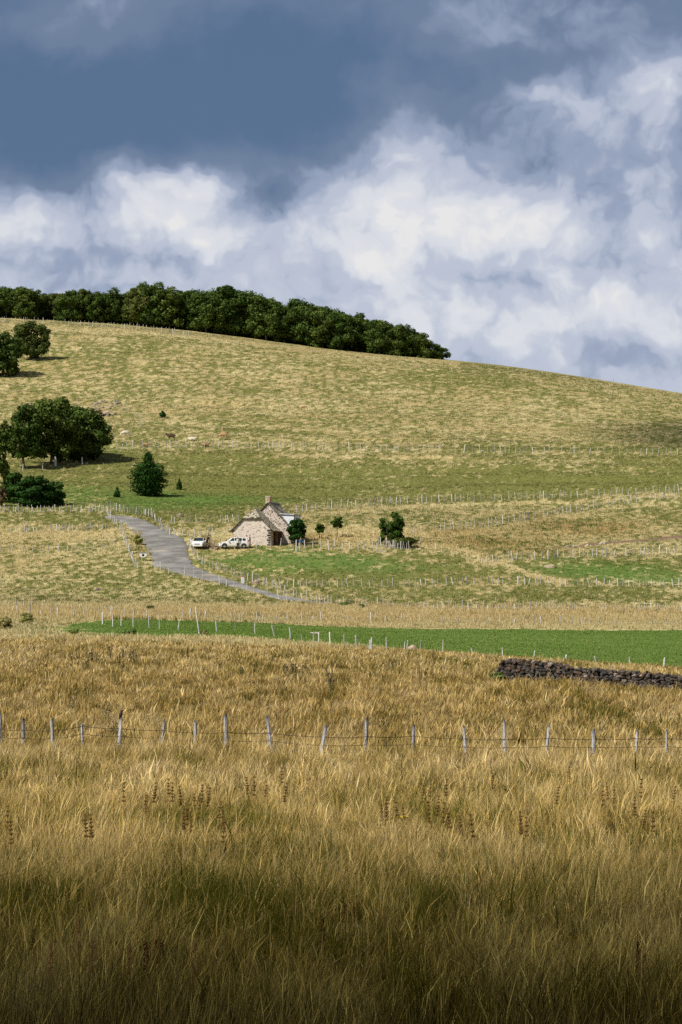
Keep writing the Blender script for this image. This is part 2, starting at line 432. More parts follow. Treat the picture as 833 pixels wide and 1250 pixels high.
def mat_lauze():
    m, nt = newmat('stone_slate_roof')
    tc = N(nt, 'ShaderNodeTexCoord'); P = tc.outputs['UV'] if False else tc.outputs['Object']
    v = N(nt, 'ShaderNodeTexVoronoi'); v.inputs['Scale'].default_value = 3.5; nt.links.new(P, v.inputs['Vector'])
    sep = N(nt, 'ShaderNodeSeparateColor'); nt.links.new(v.outputs['Color'], sep.inputs[0])
    n = noise(nt, P, 1.2, 4)
    c = mixc(nt, sep.outputs[0], (.34, .305, .22), (.52, .47, .355))
    c = mixc(nt, mapr(nt, n, .5, .7), c, (.27, .255, .15))
    c = mixc(nt, mapr(nt, v.outputs['Distance'], .5, .7), c, (.10, .09, .07))
    finish(nt, c, .9, .2, v.outputs['Distance'], -.03)
    return m
M['roof'] = mat_lauze()
M['zinc'] = mat_noisy('grey_slate', (.33, .34, .36), (.50, .51, .53), 3, .6, .4)
M['zinc_face'] = mat_noisy('pale_boards', (.60, .64, .70), (.74, .77, .82), 2, .7, .3)
M['dark_edge'] = mat_noisy('dark_trim', (.03, .028, .025), (.07, .06, .05), 5, .8, .2)
M['brick'] = mat_noisy('orange_brick', (.36, .21, .13), (.46, .31, .22), 5, .9, .1)
M['cap'] = mat_noisy('pale_mortar', (.48, .42, .34), (.60, .54, .46), 4, .9, .1)
M['door'] = mat_noisy('red_brown_door', (.13, .045, .025), (.20, .075, .04), 6, .7, .3)
M['hole'] = mat_noisy('dark_interior', (.012, .011, .01), (.02, .018, .016), 3, .9, .1)
M['white_paint'] = mat_noisy('white_car_paint', (.80, .80, .80), (.84, .84, .84), 2, .28, .5)
M['glass'] = mat_noisy('car_glass', (.015, .025, .03), (.025, .04, .045), 2, .45, .08)
M['tyre'] = mat_noisy('tyre_rubber', (.02, .02, .02), (.035, .035, .035), 9, .85, .2)
M['rim'] = mat_noisy('wheel_metal', (.45, .45, .46), (.56, .56, .57), 9, .4, .5, metallic=.6)
M['lamp'] = mat_noisy('headlamp_glass', (.55, .58, .60), (.75, .77, .78), 9, .15, .6)
M['red_lamp'] = mat_noisy('tail_lamp', (.45, .02, .015), (.55, .04, .02), 9, .25, .5)
M['black_plastic'] = mat_noisy('black_plastic', (.02, .02, .02), (.035, .035, .035), 9, .6, .3)
M['plate'] = mat_noisy('number_plate', (.70, .70, .68), (.76, .76, .74), 9, .5, .3)
M['gate_wood'] = mat_noisy('brown_gate_wood', (.15, .11, .065), (.27, .21, .13), 6, .9, .1)
M['basalt'] = None
def mat_basalt(name, dark, mid, lichen, lthr=.62):
    m, nt = newmat(name)
    tc = N(nt, 'ShaderNodeTexCoord'); P = tc.outputs['Object']
    a = N(nt, 'ShaderNodeAttribute', attribute_name='Col')
    n1 = noise(nt, P, 3, 5, .65); n2 = noise(nt, P, 11, 4, .65)
    c = mixc(nt, mapr(nt, n2, .35, .65), dark, mid)
    c = mixc(nt, mapr(nt, n1, lthr, lthr+.1), c, lichen)
    c = mixc(nt, 1., c, a.outputs['Color'], 'MULTIPLY')
    finish(nt, c, .95, .1, n2, .04)
    return m
M['basalt'] = mat_basalt('basalt_stone', (.040, .034, .030), (.115, .096, .082), (.24, .22, .18))
M['rubble'] = mat_basalt('field_stone', (.24, .21, .175), (.40, .36, .31), (.48, .45, .40))
M['pink_stone'] = mat_basalt('pink_stone', (.38, .28, .21), (.50, .39, .30), (.55, .48, .40))
def flat(name, c, rough=.9):
    return mat_noisy(name, tuple(x*.88 for x in c), tuple(min(1, x*1.1) for x in c), 12, rough, .15)
M['skin'] = flat('skin', (.50, .31, .22)); M['navy'] = flat('navy_cloth', (.02, .025, .045)); M['dark_cloth'] = flat('dark_cloth', (.025, .02, .02))
M['white_cloth'] = flat('white_cloth', (.72, .72, .74)); M['brown_cloth'] = flat('brown_cloth', (.10, .05, .035)); M['blue_cloth'] = flat('blue_cloth', (.11, .22, .45))
M['jeans'] = flat('denim', (.07, .09, .15)); M['beige_cloth'] = flat('beige_cloth', (.40, .33, .25)); M['hair_dark'] = flat('dark_hair', (.02, .014, .01)); M['hair_brown'] = flat('brown_hair', (.09, .05, .025)); M['shoe'] = flat('shoe', (.03, .03, .03))
M['cow_white'] = flat('white_hide', (.72, .66, .55)); M['cow_dark'] = flat('dark_brown_hide', (.085, .05, .035)); M['cow_tan'] = flat('tan_hide', (.40, .25, .13)); M['cow_cream'] = flat('cream_hide', (.60, .44, .26)); M['horn'] = flat('horn', (.45, .40, .32)); M['muzzle'] = flat('muzzle', (.08, .06, .05))
M['stalk'] = flat('dry_stalk', (.44, .30, .10)); M['seed'] = flat('dark_seed_whorl', (.21, .125, .038)); M['yellow_leaf'] = flat('yellow_leaf', (.55, .42, .03)); M['thistle'] = flat('thistle_green', (.085, .085, .035)); M['thistle_head'] = flat('thistle_head', (.07, .05, .045)); M['dock'] = flat('rusty_dock', (.12, .055, .02))
M['feather'] = flat('dark_feather', (.07, .05, .045)); M['red'] = flat('red_paint', (.60, .09, .04)); M['concrete'] = mat_noisy('pale_concrete', (.55, .53, .50), (.70, .68, .65), 8, .9, .1)
M['tin'] = mat_noisy('dull_metal', (.22, .20, .18), (.34, .31, .28), 8, .7, .3)
M['white_board'] = mat_noisy('white_enamel', (.74, .73, .72), (.80, .80, .79), 4, .6, .3)

# ------------------------------------------------------------------ ground sheet
def build_ground():
    t = np.concatenate([-np.geomspace(4, .17, 30), np.linspace(-.165, .165, 270), np.geomspace(.17, 4, 30)])
    Dv = np.concatenate([np.linspace(-150, 18, 26), np.arange(20, 300, 1.25), np.arange(300, 470, .8), np.arange(470, 940, 2.0), np.geomspace(945, 9000, 46)])
    DD, TT = np.meshgrid(Dv, t, indexing='ij')
    XX = TT*(np.maximum(DD, -10)+60)
    ZZ = terr(XX, DD)
    X, D, Z = XX.ravel(), DD.ravel(), ZZ.ravel()
    px, py = to_px(X, D, Z)
    # sink the bed of the road a little so that its sheet lies in it
    rm = np.zeros_like(X); sel = (D > 300) & (D < 470)
    rm[sel] = in_poly(px[sel], py[sel], ROAD_POLY)
    g, l, d, o = cover(X, D, Z)
    # stony verge
    n, k = len(Dv), len(t)
    rmg = rm.reshape(n, k); edge = rmg.copy()
    for _ in range(2):
        edge[1:-1, 1:-1] = (edge[1:-1,1:-1]*2+edge[:-2,1:-1]+edge[2:,1:-1]+edge[1:-1,:-2]+edge[1:-1,2:])/6
    Z = Z - .22*np.minimum(rm, edge.ravel())
    idx = np.arange(n*k).reshape(n, k)
    q = np.stack([idx[:-1,:-1], idx[:-1,1:], idx[1:,1:], idx[1:,:-1]], -1).reshape(-1, 4)
    me = np_mesh('ground', np.stack([X, D, Z], 1), q, mats=[M['ground']], smooth=True,
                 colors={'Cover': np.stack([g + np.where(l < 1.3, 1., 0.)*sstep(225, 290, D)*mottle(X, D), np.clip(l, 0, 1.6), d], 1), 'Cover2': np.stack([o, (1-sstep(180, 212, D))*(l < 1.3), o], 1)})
    tag(meshobj('ground', me), 'grassy valley floor rising into a broad pasture hill', None, None, 'structure')
build_ground()

def build_road():
    Lw, Rw = [], []
    def dens(pts):
        p = np.array(pts, float); out = []
        for i in range(len(p)-1):
            for k in range(6): out.append(p[i]+(p[i+1]-p[i])*k/6)
        out.append(p[-1]); out = np.array(out)
        for _ in range(3): out[1:-1] = (out[:-2]+2*out[1:-1]+out[2:])/4
        return out
    L, Rr = dens(ROAD_L), dens(ROAD_R)
    vs, fs = [], []; nc = 14
    for i in range(len(L)):
        a, b = at(*L[i]), at(*Rr[i])
        for k in range(nc+1):
            p = a.lerp(b, k/nc)
            if k in (0, nc): p.x += random.uniform(-.35, .35); p.y += random.uniform(-.5, .5)
            z = ground(p.x, p.y) + .03 + .05*(1-(2*k/nc-1)**2)
            if k in (0, nc): z -= .16
            vs.append((p.x, p.y, z))
    for i in range(len(L)-1):
        for k in range(nc):
            j = i*(nc+1)+k; fs.append((j, j+1, j+nc+2, j+nc+1))
    me = bpy.data.meshes.new('road'); me.from_pydata(vs, [], fs); me.materials.append(M['road'])
    me.polygons.foreach_set('use_smooth', [True]*len(fs))
    tag(meshobj('road', me), 'grey lane climbing past the stone cottage', None, None, 'structure')
build_road()

# ------------------------------------------------------------------ grass
def blades(name, X, D, H, W, col_root, col_tip, lean, leandir, label, mat, bend=.5, heads=None, dz=-.03):
    n = len(X)
    Z = terr(X, D) + dz
    yaw = rng.uniform(0, 2*np.pi, n)
    wx, wy = np.cos(yaw)*W*.5, np.sin(yaw)*W*.5
    lx, ly = np.cos(leandir)*np.sin(lean), np.sin(leandir)*np.sin(lean)
    lz = np.cos(lean)
    P0 = np.stack([X, D, Z], 1)
    d1 = np.stack([lx*.55, ly*.55, np.sqrt(np.maximum(0, 1-(lx*.55)**2-(ly*.55)**2))], 1)
    P1 = P0 + d1*(H*.58)[:, None]
    bend = np.broadcast_to(bend, (n,))
    d2 = np.stack([lx*(1+bend), ly*(1+bend), lz*np.maximum(.25, 1-bend*np.sin(lean))], 1)
    d2 /= np.linalg.norm(d2, axis=1)[:, None]
    P2 = P1 + d2*(H*.44)[:, None]
    w = np.stack([wx, wy, np.zeros(n)], 1)
    hw = .8 if heads is None else heads[:, None]
    V = np.stack([P0-w, P0+w, P1-w*hw, P1+w*hw, P2], 1).reshape(-1, 3)
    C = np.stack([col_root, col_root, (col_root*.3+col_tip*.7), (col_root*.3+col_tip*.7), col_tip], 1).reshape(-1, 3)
    b = (np.arange(n)*5)[:, None]
    quads = b + np.array([[0, 1, 3, 2]]); tris = b + np.array([[2, 3, 4]])
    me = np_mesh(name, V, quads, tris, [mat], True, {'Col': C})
    return tag(meshobj(name, me), label, None, None, 'stuff')

def pal(t, cols):
    """t in 0..1 -> colour along list"""
    cols = np.array(cols); k = np.clip(t, 0, .9999)*(len(cols)-1); i = k.astype(int); f = (k-i)[:, None]
    return cols[i]*(1-f)+cols[i+1]*f

def tussocks(D0, D1, per_m2, per, spread, pad=1.2):
    hw = 833/2/F*pad
    area = hw*(D1*D1-D0*D0)
    n = int(area*per_m2)
    D = np.sqrt(rng.uniform(D0*D0, D1*D1, n)); X = rng.uniform(-1, 1, n)*(hw*D+1.0)
    keep = vnoise(X/.7, D/.7, 77)*.5+vnoise(X/2.3, D/2.3, 78)*.5 > .30
    X, D = X[keep], D[keep]; n = len(X)
    tid = np.repeat(np.arange(n), per)
    r = spread*np.sqrt(rng.uniform(0, 1, n*per)); a = rng.uniform(0, 2*np.pi, n*per)
    return X[tid]+r*np.cos(a), D[tid]+r*np.sin(a), tid, a, r/spread, X, D

def meadow():
    parts = []
    for D0, D1, pm, per, spread, w in [(23, 36, 46, 26, .11, .0054), (36, 52, 32, 26, .13, .0070), (52, 72, 22, 26, .16, .0095), (72, 104, 12, 24, .21, .016), (104, 150, 7.5, 20, .28, .026), (150, 212, 4.6, 18, .34, .032)]:
        X, D, tid, a, rr, TX, TDd = tussocks(D0, D1, pm, per, spread)
        tall = .6*fbm(TX/4.5, TDd/6.5, 41, 3)+.4*fbm(TX/1.2, TDd/8, 47, 2); tone = .45*fbm(TX/3.0, TDd/6.0, 45, 4)+.55*fbm(TX/1.0, TDd/9.0, 48, 3) ; tj = rng.normal(0, .17, len(TX)); hj = np.clip(rng.normal(1, .22, len(TX)), .4, 1.7); bj = np.clip(rng.normal(1, .26, len(TX)), .5, 1.5)
        wind = .35 + .8*(fbm(TX/6, TDd/8, 52, 2)-.5)
        n = len(X)
        px, py = to_px(X, D, terr(X, D))
        hb = np.interp(D, [20, 60, 100, 120, 138, 160, 212], [.56, .50, .46, .44, .36, .36, .22])
        H = hb*(.55+.9*tall[tid])*hj[tid]*rng.uniform(.55, 1.25, n)
        lean = np.abs(rng.normal(.18, .21, n)) + .28*rr; lean = np.clip(lean, 0, 1.15)
        ld = np.where(rng.uniform(0, 1, n) < .55, a, wind[tid]*3 + rng.normal(0, .9, n) - .4)
        t = tone[tid] + tj[tid] + rng.normal(0, .09, n)
        # green fraction depends on the place
        g = np.interp(D, [20, 40, 55, 75, 95, 120, 160, 212], [.62, .54, .48, .36, .16, .17, .22, .22])
        for cx, cy, rx, ry, am in [(740,890,170,22,.28),(250,885,60,14,.16),(420,1010,300,16,.06),(560,1065,60,14,.14),(60,1090,50,20,.14),(300,1120,60,16,.12),(700,1130,80,18,.12),(200,770,220,8,.35),(560,905,60,12,.12),(690,815,90,10,.15),(560,812,60,6,.25)]:
            g = g + am*gauss(px, py, cx, cy, rx, ry)
        isg = (t*.75+rng.uniform(0, 1, n)*.25) < (g*.62+.10)
        tt = np.clip((t-.25)/.55, 0, 1)
        dry_tip = pal(tt, [(.36,.285,.10), (.55,.45,.19), (.69,.585,.29), (.78,.70,.44)])
        warm = np.interp(D, [20, 60, 88, 104, 112, 145, 158, 200], [.0, .15, .25, .45, 1.0, 1.0, .25, .2])[:, None]
        rand_ = (rng.uniform(.60, 1.25, n)*bj[tid])[:, None]; dry_tip = dry_tip*rand_
        dry_tip = dry_tip*(1-warm) * np.array([1.2, 1.10, 1.0]) + dry_tip*warm*np.array([1.04, .92, .76])
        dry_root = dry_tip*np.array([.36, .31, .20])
        gt = pal(np.clip(tt+rng.normal(0, .2, n), 0, 1), [(.10,.135,.02), (.19,.205,.035), (.31,.29,.07)])
        gt = gt*np.array([1.12, .98, .75])
        dry_tip = dry_tip*(1 - np.interp(D, [26, 60, 85], [1., .8, 0])[:, None]*np.array([.02, .07, .26])); dry_root = dry_tip*np.array([.36, .31, .20])
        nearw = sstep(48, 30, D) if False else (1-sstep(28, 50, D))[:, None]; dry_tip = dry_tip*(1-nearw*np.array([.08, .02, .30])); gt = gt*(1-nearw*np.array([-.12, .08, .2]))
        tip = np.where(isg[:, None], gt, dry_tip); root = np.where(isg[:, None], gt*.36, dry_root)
        fade = np.interp(D, [22, 27, 31, 36, 46, 60], [.11, .19, .34, .58, .90, 1.0])[:, None] ** rng.uniform(.35, 1.7, n)[:, None]    # painted shade: blade colours darken towards the camera
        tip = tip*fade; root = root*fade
        keep = ~in_poly(px, py, FIELD_POLY)
        keep &= D < 192 + 14*rng.uniform(0, 1, n)
        W = w*rng.uniform(.6, 1.35, n); broad = rng.uniform(0, 1, n) < .10; W = np.where(broad, W*2.0, W); H = np.where(broad, H*.75, H)
        tallst = (rng.uniform(0, 1, n) < .05) & (D > 27); lean = np.where(tallst | (D < 30), lean*.6, lean); H = np.where(tallst, H*1.35, H); tip = np.where(tallst[:, None] & ~isg[:, None], tip*1.15, tip)
        heads = np.where((rng.uniform(0, 1, n) < .3) | tallst, np.where(rng.uniform(0, 1, n) < .35, 1.9, 1.2), .7)
        parts.append([v[keep] for v in (X, D, H, W, root, tip, lean, ld, heads)])
    cat = [np.concatenate([p[i] for p in parts]) for i in range(9)]
    print('meadow blades', len(cat[0]))
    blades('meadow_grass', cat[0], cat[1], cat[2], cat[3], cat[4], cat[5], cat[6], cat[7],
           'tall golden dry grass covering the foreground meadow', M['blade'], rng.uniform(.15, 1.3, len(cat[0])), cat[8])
meadow()

def pasture():
    """short tufts over the grazed land and rank straw along the field edges"""
    hw = 833/2/F*1.15
    outs = []
    for D0, D1, pm, w, per in [(196, 300, 6.0, .045, 4), (290, 345, 9.0, .05, 5), (345, 470, 5.0, .065, 4), (470, 600, 3.2, .085, 4), (600, 850, 2.0, .105, 4)]:
        n = int(hw*(D1*D1-D0*D0)*pm)
        D = np.sqrt(rng.uniform(D0*D0, D1*D1, n)); X = rng.uniform(-1, 1, n)*hw*D
        Z = terr(X, D); px, py = to_px(X, D, Z)
        g, l, d, o = cover(X, D, Z)
        keep = ~in_poly(px + 8*(vnoise(X/1.1, D/2.0, 151)-.5)*2, py + 2.0*(vnoise(X/.9, D/1.7, 152)-.5)*2, ROAD_POLY) & (d < .5) & ~in_poly(px, py, FIELD_POLY)
        keep &= rng.uniform(0, 1, n) < np.clip(1.15-.8*np.clip(l, 0, 1), .15, 1)
        X, D, g, l, o, px, py = X[keep], D[keep], g[keep], l[keep], o[keep], px[keep], py[keep]
        n = len(X)
        rank = np.clip(gauss(px, py + 16*(fbm(X/5, D/7, 171, 3)-.5), 420, 751, 900, 9)*1.15*(.45+.9*vnoise(X/1.6, D/2.4, 172)), 0, 1)*(px > -200)       # long straw behind the hay field
        rank = np.maximum(rank, gauss(px, py, 176, 655, 14, 22)); rank = np.maximum(rank, .8*o)
        nz = fbm(X/2.2, D/2.2, 61, 3) + .6*(fbm(X/8, D/8, 62, 3)-.5)
        isg = .30 + .40*rng.uniform(0, 1, n) < g + .38*np.clip(l, 0, 1) + mottle(X, D)*sstep(225, 290, D)
        # dry seed stems stand taller than the grazed green
        Ht = np.where(isg, .14, .26)*rng.uniform(.6, 1.5, n) + rank*rng.uniform(.12, .42, n)
        st = pal(np.clip(rng.normal(.5, .28, n), 0, 1), [(.44,.365,.165), (.63,.545,.285), (.79,.72,.46)])
        st = st*(1-rank[:, None]) + rank[:, None]*st*np.array([1.04, .95, .88])
        st = st*(1-.65*o[:, None]) + .65*o[:, None]*np.array([.40, .255, .07])
        gr = pal(np.clip(rng.normal(.5, .3, n), 0, 1), [(.12,.13,.035), (.18,.19,.055), (.26,.25,.085)])
        gr = gr*(1-np.clip(l, 0, 1)[:, None]) + np.clip(l, 0, 1)[:, None]*np.array([.125, .185, .045])
        c = np.where(isg[:, None], gr, st)
        tid = np.repeat(np.arange(n), per); m = len(tid)
        r = .16*np.sqrt(rng.uniform(0, 1, m))*(1+w*6); a = rng.uniform(0, 2*np.pi, m)
        outs.append((X[tid]+r*np.cos(a), D[tid]+r*np.sin(a), Ht[tid]*rng.uniform(.6, 1.2, m), w*rng.uniform(.6, 1.4, m), c[tid]*.75, c[tid]*rng.uniform(.85, 1.15, (m, 1)), np.clip(np.abs(rng.normal(.3, .25, m)), 0, 1.1), a))
    cat = [np.concatenate([p[i] for p in outs]) for i in range(8)]
    print('pasture blades', len(cat[0]))
    blades('pasture_grass', *cat, 'mixed straw and green tufts over the grazed hillside', M['blade'], .4, np.full(len(cat[0]), .9), dz=-.02)
pasture()

def hay_field():
    hw = 833/2/F*1.15; D0, D1 = 196, 290
    n = int(hw*(D1*D1-D0*D0)*16)
    D = np.sqrt(rng.uniform(D0*D0, D1*D1, n)); X = rng.uniform(-1, 1, n)*hw*D
    Z = terr(X, D); px, py = to_px(X, D, Z)
    keep = in_poly(px+24*(fbm(X/3, D/5, 161, 2)-.5), py+4*(fbm(X/2.2, D/4, 162, 3)-.5), FIELD_POLY); keep &= rng.uniform(0, 1, n) < sstep(30, 200, px)*.75+.25; X, D = X[keep], D[keep]; n = len(X)
    t = np.clip(.55*fbm(X/7, D/1.6, 71, 3)+.45*fbm(X/14, D/12, 73, 2)+.10*np.sin(D*2.1+.15*X)+rng.normal(0, .2, n), 0, 1)
    c = pal(t, [(.10,.185,.028), (.175,.29,.05), (.34,.42,.13)])
    dry = rng.uniform(0, 1, n) < .04+.09*(vnoise(X/4, D/.9, 72) > .70); c[dry] = (.48, .44, .18)
    blades('turf_grass', X, D, rng.uniform(.05, .11, n), rng.uniform(.04, .09, n), c*.8, c, np.abs(rng.normal(.3, .2, n)), rng.uniform(0, 6.28, n),
           'short vivid green aftermath grass of the mown hay field', M['blade'], .4, dz=-.01)
hay_field()

# ------------------------------------------------------------------ posts and fences
def post_mesh(name, seed, rad=.06, mat=None, n=7, bendy=.05):
    r = random.Random(seed); b = MB()
    zs = [-.35, 0, .25, .5, .75, .93, 1.0]; a1, a2 = r.uniform(0, 6.28), r.uniform(0, 6.28)
    pts = [(bendy*math.sin(a1)*math.sin(z*3+a2), bendy*math.cos(a1)*math.sin(z*3+a2), z) for z in zs]
    vs, fs = [], []
    for i, p in enumerate(pts):
        rr = rad*(1.08-.22*max(0, zs[i]))*r.uniform(.92, 1.08)*(.82 if i == len(pts)-1 else 1)
        for k in range(n):
            t = 2*math.pi*k/n; rk = rr*(1+.18*math.sin(2*t+a1))*r.uniform(.9, 1.1)
            dz = (.05*math.cos(t+a2) if i == len(pts)-1 else 0)
            vs.append((p[0]+rk*math.cos(t), p[1]+rk*math.sin(t), p[2]+dz))
    for i in range(len(pts)-1):
        for k in range(n):
            k2 = (k+1) % n; fs.append((i*n+k, i*n+k2, (i+1)*n+k2, (i+1)*n+k))
    fs.append(tuple((len(pts)-1)*n+k for k in range(n)))
    b.add(vs, fs)
    return b.mesh(name, mat)
FAR_POSTS = [post_mesh('fence_post', s, rad, M['post'], 5, .04) for s, rad in ((1, .068), (2, .056), (3, .078), (4, .060), (5, .092), (6, .064))]
NEAR_POSTS = [post_mesh('weathered_post', 20+s, .062, M['post_near'], 9, .03) for s in range(18)]

def add_post(parent, me, p, h, tiltx=0., tilty=0., wide=1., origin=Vector((0, 0, 0))):
    o = bpy.data.objects.new('post', me); o.location = p - origin
    o.rotation_euler = (tilty, tiltx, random.uniform(0, 6.28)) if False else (tilty, tiltx, 0)
    o.scale = (wide, wide, h); link(o, parent)
    return o

def poly_along(line, spacing, jit):
    """pixels along a polyline about every SPACING pixels"""
    out = []; acc = random.uniform(0, spacing)
    for (x0, y0), (x1, y1) in zip(line[:-1], line[1:]):
        L = math.hypot(x1-x0, y1-y0); t = 0.
        while t + acc <= L:
            t += acc; f = t/L; out.append((x0+(x1-x0)*f, y0+(y1-y0)*f)); acc = spacing*random.uniform(1-jit, 1+jit)
        acc -= (L-t)
        acc = max(acc, .3)
    return out

def fence(name, label, pix, h=1.1, hj=.15, tilt=5, wires=(.35, .65, .95), group=None, wr=.004, sag=False):
    pts = []
    for q in pix[:100]:
        p = at(q[0], q[1]); pts.append((p, q))
    org = pts[0][0].copy()
    root = empty(name, org, 0, label, 'fence', group)
    tops = []
    for p, q in pts:
        hh = h*.92*random.uniform(1-hj, 1+hj)
        if len(q) > 2: hh = q[2]*p.y/F
        tx = R(random.gauss(0, tilt*.75)); ty = R(random.gauss(0, tilt*.6))
        add_post(root, random.choice(FAR_POSTS), p, hh, tx, ty, random.uniform(.65, 1.1), org)
        tops.append((p, hh))
    w = MB()
    for k in wires:
        for (a, ha), (b, hb) in zip(tops[:-1], tops[1:]):
            if (a-b).length > 26: continue
            A = a+Vector((0, 0, k*min(ha, h))) - org; B = b+Vector((0, 0, k*min(hb, h))) - org
            w.tube([A, B], wr, 3, False)
    if w.v: w.build('wire', M['wire'], root)
    return root

# nearest fence: every post measured
NEAR = [(-40,874,-39,909),(0,873,0,909),(28,878,29,910),(64,877,65,911),(101,884,101,905),(147,876,145.5,908),(200,880,198,910),(240,881,237,913),(276,873,276,914),(326,875,331,914),(398,886,392,920),(448,878,447,919),(506,886,504,918),(567,887,568,922),(616,879,616,923),(671,886,667,921),(724,891,723,922),(778,891,778,921),(815,892,813,921),(862,890,861,922)]
def near_fence():
    pts = []
    for xt, yt, xb, yb in NEAR:
        fx = (xt-xb)/(yb-yt)
        p = at(xb-fx*9, yb+9)
        px, py = to_px(p.x, p.y, p.z)
        h = (py-yt)*p.y/F; dx = (xt-px)*p.y/F
        pts.append((p, h, dx))
    org = pts[0][0].copy()
    root = empty('wire_fence', org, 0, 'nearest fence, grey weathered split posts with three wires through the golden meadow', 'fence', 'wire fences across the pasture')
    prev = None; w3 = [MB(), MB(), MB()]
    for i, (p, h, dx) in enumerate(pts):
        ang = math.atan2(dx, h)
        o = add_post(root, NEAR_POSTS[i % len(NEAR_POSTS)], p, h, ang, R(random.gauss(0, 2)), random.choice((.85, .95, 1.05, 1.15)), org)
        atts = []
        for k in (.30, .56, .86):
            atts.append(p - org + Vector((dx*k*1.0, -.055, .92*k+.02)))
        if prev:
            for s in range(3):
                A, B = prev[s], atts[s]; L = 6
                w3[s].tube([A.lerp(B, t/L)+Vector((0, 0, -.035*4*(t/L)*(1-t/L))) for t in range(L+1)], .0095, 4, False)
                for t in range(1, 9):          # barbs
                    c = A.lerp(B, t/9+random.uniform(-.02, .02)); c.z -= .03*4*(t/9)*(1-t/9)
                    w3[s].tube([c+Vector((-.015, 0, -.02)), c+Vector((.015, 0, .02))], .003, 3, False)
        prev = atts
    for m in w3: m.build('wire', M['wire'], root)
    return pts
NP = near_fence()

GRP = 'wire fences across the pasture'
# in front of the hay field
fence('wire_fence', 'uneven grey posts along the front edge of the vivid green hay field',
      [(125,762,14),(138,765,15),(148,764,15),(163,765,20),(182,767,15),(195,768,12),(218,769,12),(243,774,32),(265,771,14),(287,770,11),(312,774,14),(335,777,14),(354,780,14),(368,783,9),(403,788,16),(420,787,12),(435,791,15),(451,796,14),(454,796,18),(472,793,14),(494,795,12),(497,795,13),(513,796,14),(541,799,18),(576,800,9),(614,801,11),(653,802,8),(692,805,6),(727,808,7),(769,811,9),(810,817,14),(860,822,14)],
      tilt=4, group=GRP)
# behind the hay field
l3 = [(20,752),(130,754),(300,758),(416,760.5),(625,763),(833,765),(870,766)]
fence('wire_fence', 'thin grey posts in long straw along the back edge of the hay field', poly_along(l3, 14.5, .45), .95, .35, 4, group=GRP)
fence('wire_fence', 'ragged double row of posts in the straw just above the hay field at right', poly_along([(455,741),(540,745),(640,746),(740,747),(833,748.5),(870,749)], 8.2, .45), 1.0, .35, 5, group=GRP)
fence('wire_fence', 'posts above the tan grass strip at the far left behind the hay field', [(x, y, random.uniform(6, 13)) for x, y in poly_along([(5,741),(60,745),(150,749)], 11, .4)], 1., .2, 5, group=GRP)
fence('wire_fence', 'pale posts along the upper lane edge from the gate down to the yard bottom', [(233,669,13),(235,676,12)]+poly_along([(236,679),(246,688),(262,695),(275,699),(290,704),(300,708),(312,711),(330,717),(350,723)], 4.6, .4), 1.1, .2, 6, group=GRP)
fence('wire_fence', 'leaning pale posts across the pasture below the cottage yard', poly_along([(318,712),(350,716.5),(416,716),(500,715.5),(570,713),(640,713),(700,715),(833,716),(860,716)], 7.4, .35), 1.0, .16, 6, group=GRP)
fence('wire_fence', 'low posts with rails along the lower end of the lane', poly_along([(345,727),(370,732),(400,737),(430,740),(452,742)], 5.5, .4), 1.05, .3, 4, group=GRP)
fence('wire_fence', 'spaced white posts along the lower edge of the lane bend', [(190,697,9),(196,695,9),(199,697,8),(206,700,6),(226,703,11),(237,705,12),(248,706.5,11),(268,714,12),(277,716,8),(286,717.5,9),(302,722,12),(310,723,6),(327,727,9),(340,731,11),(350,732,12)], tilt=2, group=GRP)
fence('wire_fence', 'crowded grey posts running uphill along the left side of the lane', poly_along([(131,626),(134,633),(141,640),(147,646),(150,653),(152,661),(156,670),(160,680),(164,690),(169,696)], 2.6, .5), 1.15, .2, 8, group=GRP)
fence('wire_fence', 'dense pale posts below the round willow bush at left', poly_along([(-10,624),(30,625.5),(80,625),(131,624)], 3.7, .5), 1.15, .25, 6, (.5,), group=GRP)
fence('wire_fence', 'posts curving around the far bend of the lane', poly_along([(133,622),(155,626),(183,629.5),(189,635),(194,641),(200,648),(207,652)], 2.7, .5), 1.25, .2, 9, group=GRP)
fence('wire_fence', 'faint posts in tan grass above the lane and left of the cottage', poly_along([(207,653),(240,655),(285,651)], 5.5, .5), 1., .2, 7, group=GRP)
fence('wire_fence', 'small posts along the pale edge of the dull green paddock at far left', poly_along([(10,650),(60,648.5),(131,645)], 4.4, .5), .9, .35, 4, group=GRP)
fence('wire_fence', 'sparse crooked posts across the straw slope at far left', poly_along([(-4,674),(40,673),(90,672.5),(134,670)], 9, .6), 1.0, .3, 5, group=GRP)
fence('wire_fence', 'posts behind the cottage across the bright green slope', poly_along([(206,638.5),(250,638),(296,637)], 5.6, .5), 1.25, .2, 7, group=GRP)
fence('wire_fence', 'long line of posts rising right from behind the cottage dormer', poly_along([(352,627.5),(380,624),(430,619.5),(490,615),(553,612.5),(640,610.5),(700,607.5),(780,604),(833,599.5),(860,598)], 6.6, .4), 1.4, .2, 6, group=GRP)
fence('wire_fence', 'line of posts along the pale ridge right of the multi stemmed tree', poly_along([(495,652),(540,649),(570,646),(610,641),(660,632),(700,625),(740,618),(790,612.5),(833,606),(860,603)], 6.2, .4), 1.3, .25, 6, group=GRP)
fence('wire_fence', 'long line of tiny posts across the hill above the dark juniper', poly_along([(140,549),(190,546.5),(280,547),(420,550),(600,553),(720,554.5),(833,555.5),(860,556)], 7.2, .5), 1.55, .2, 7, (.6,), group=GRP)
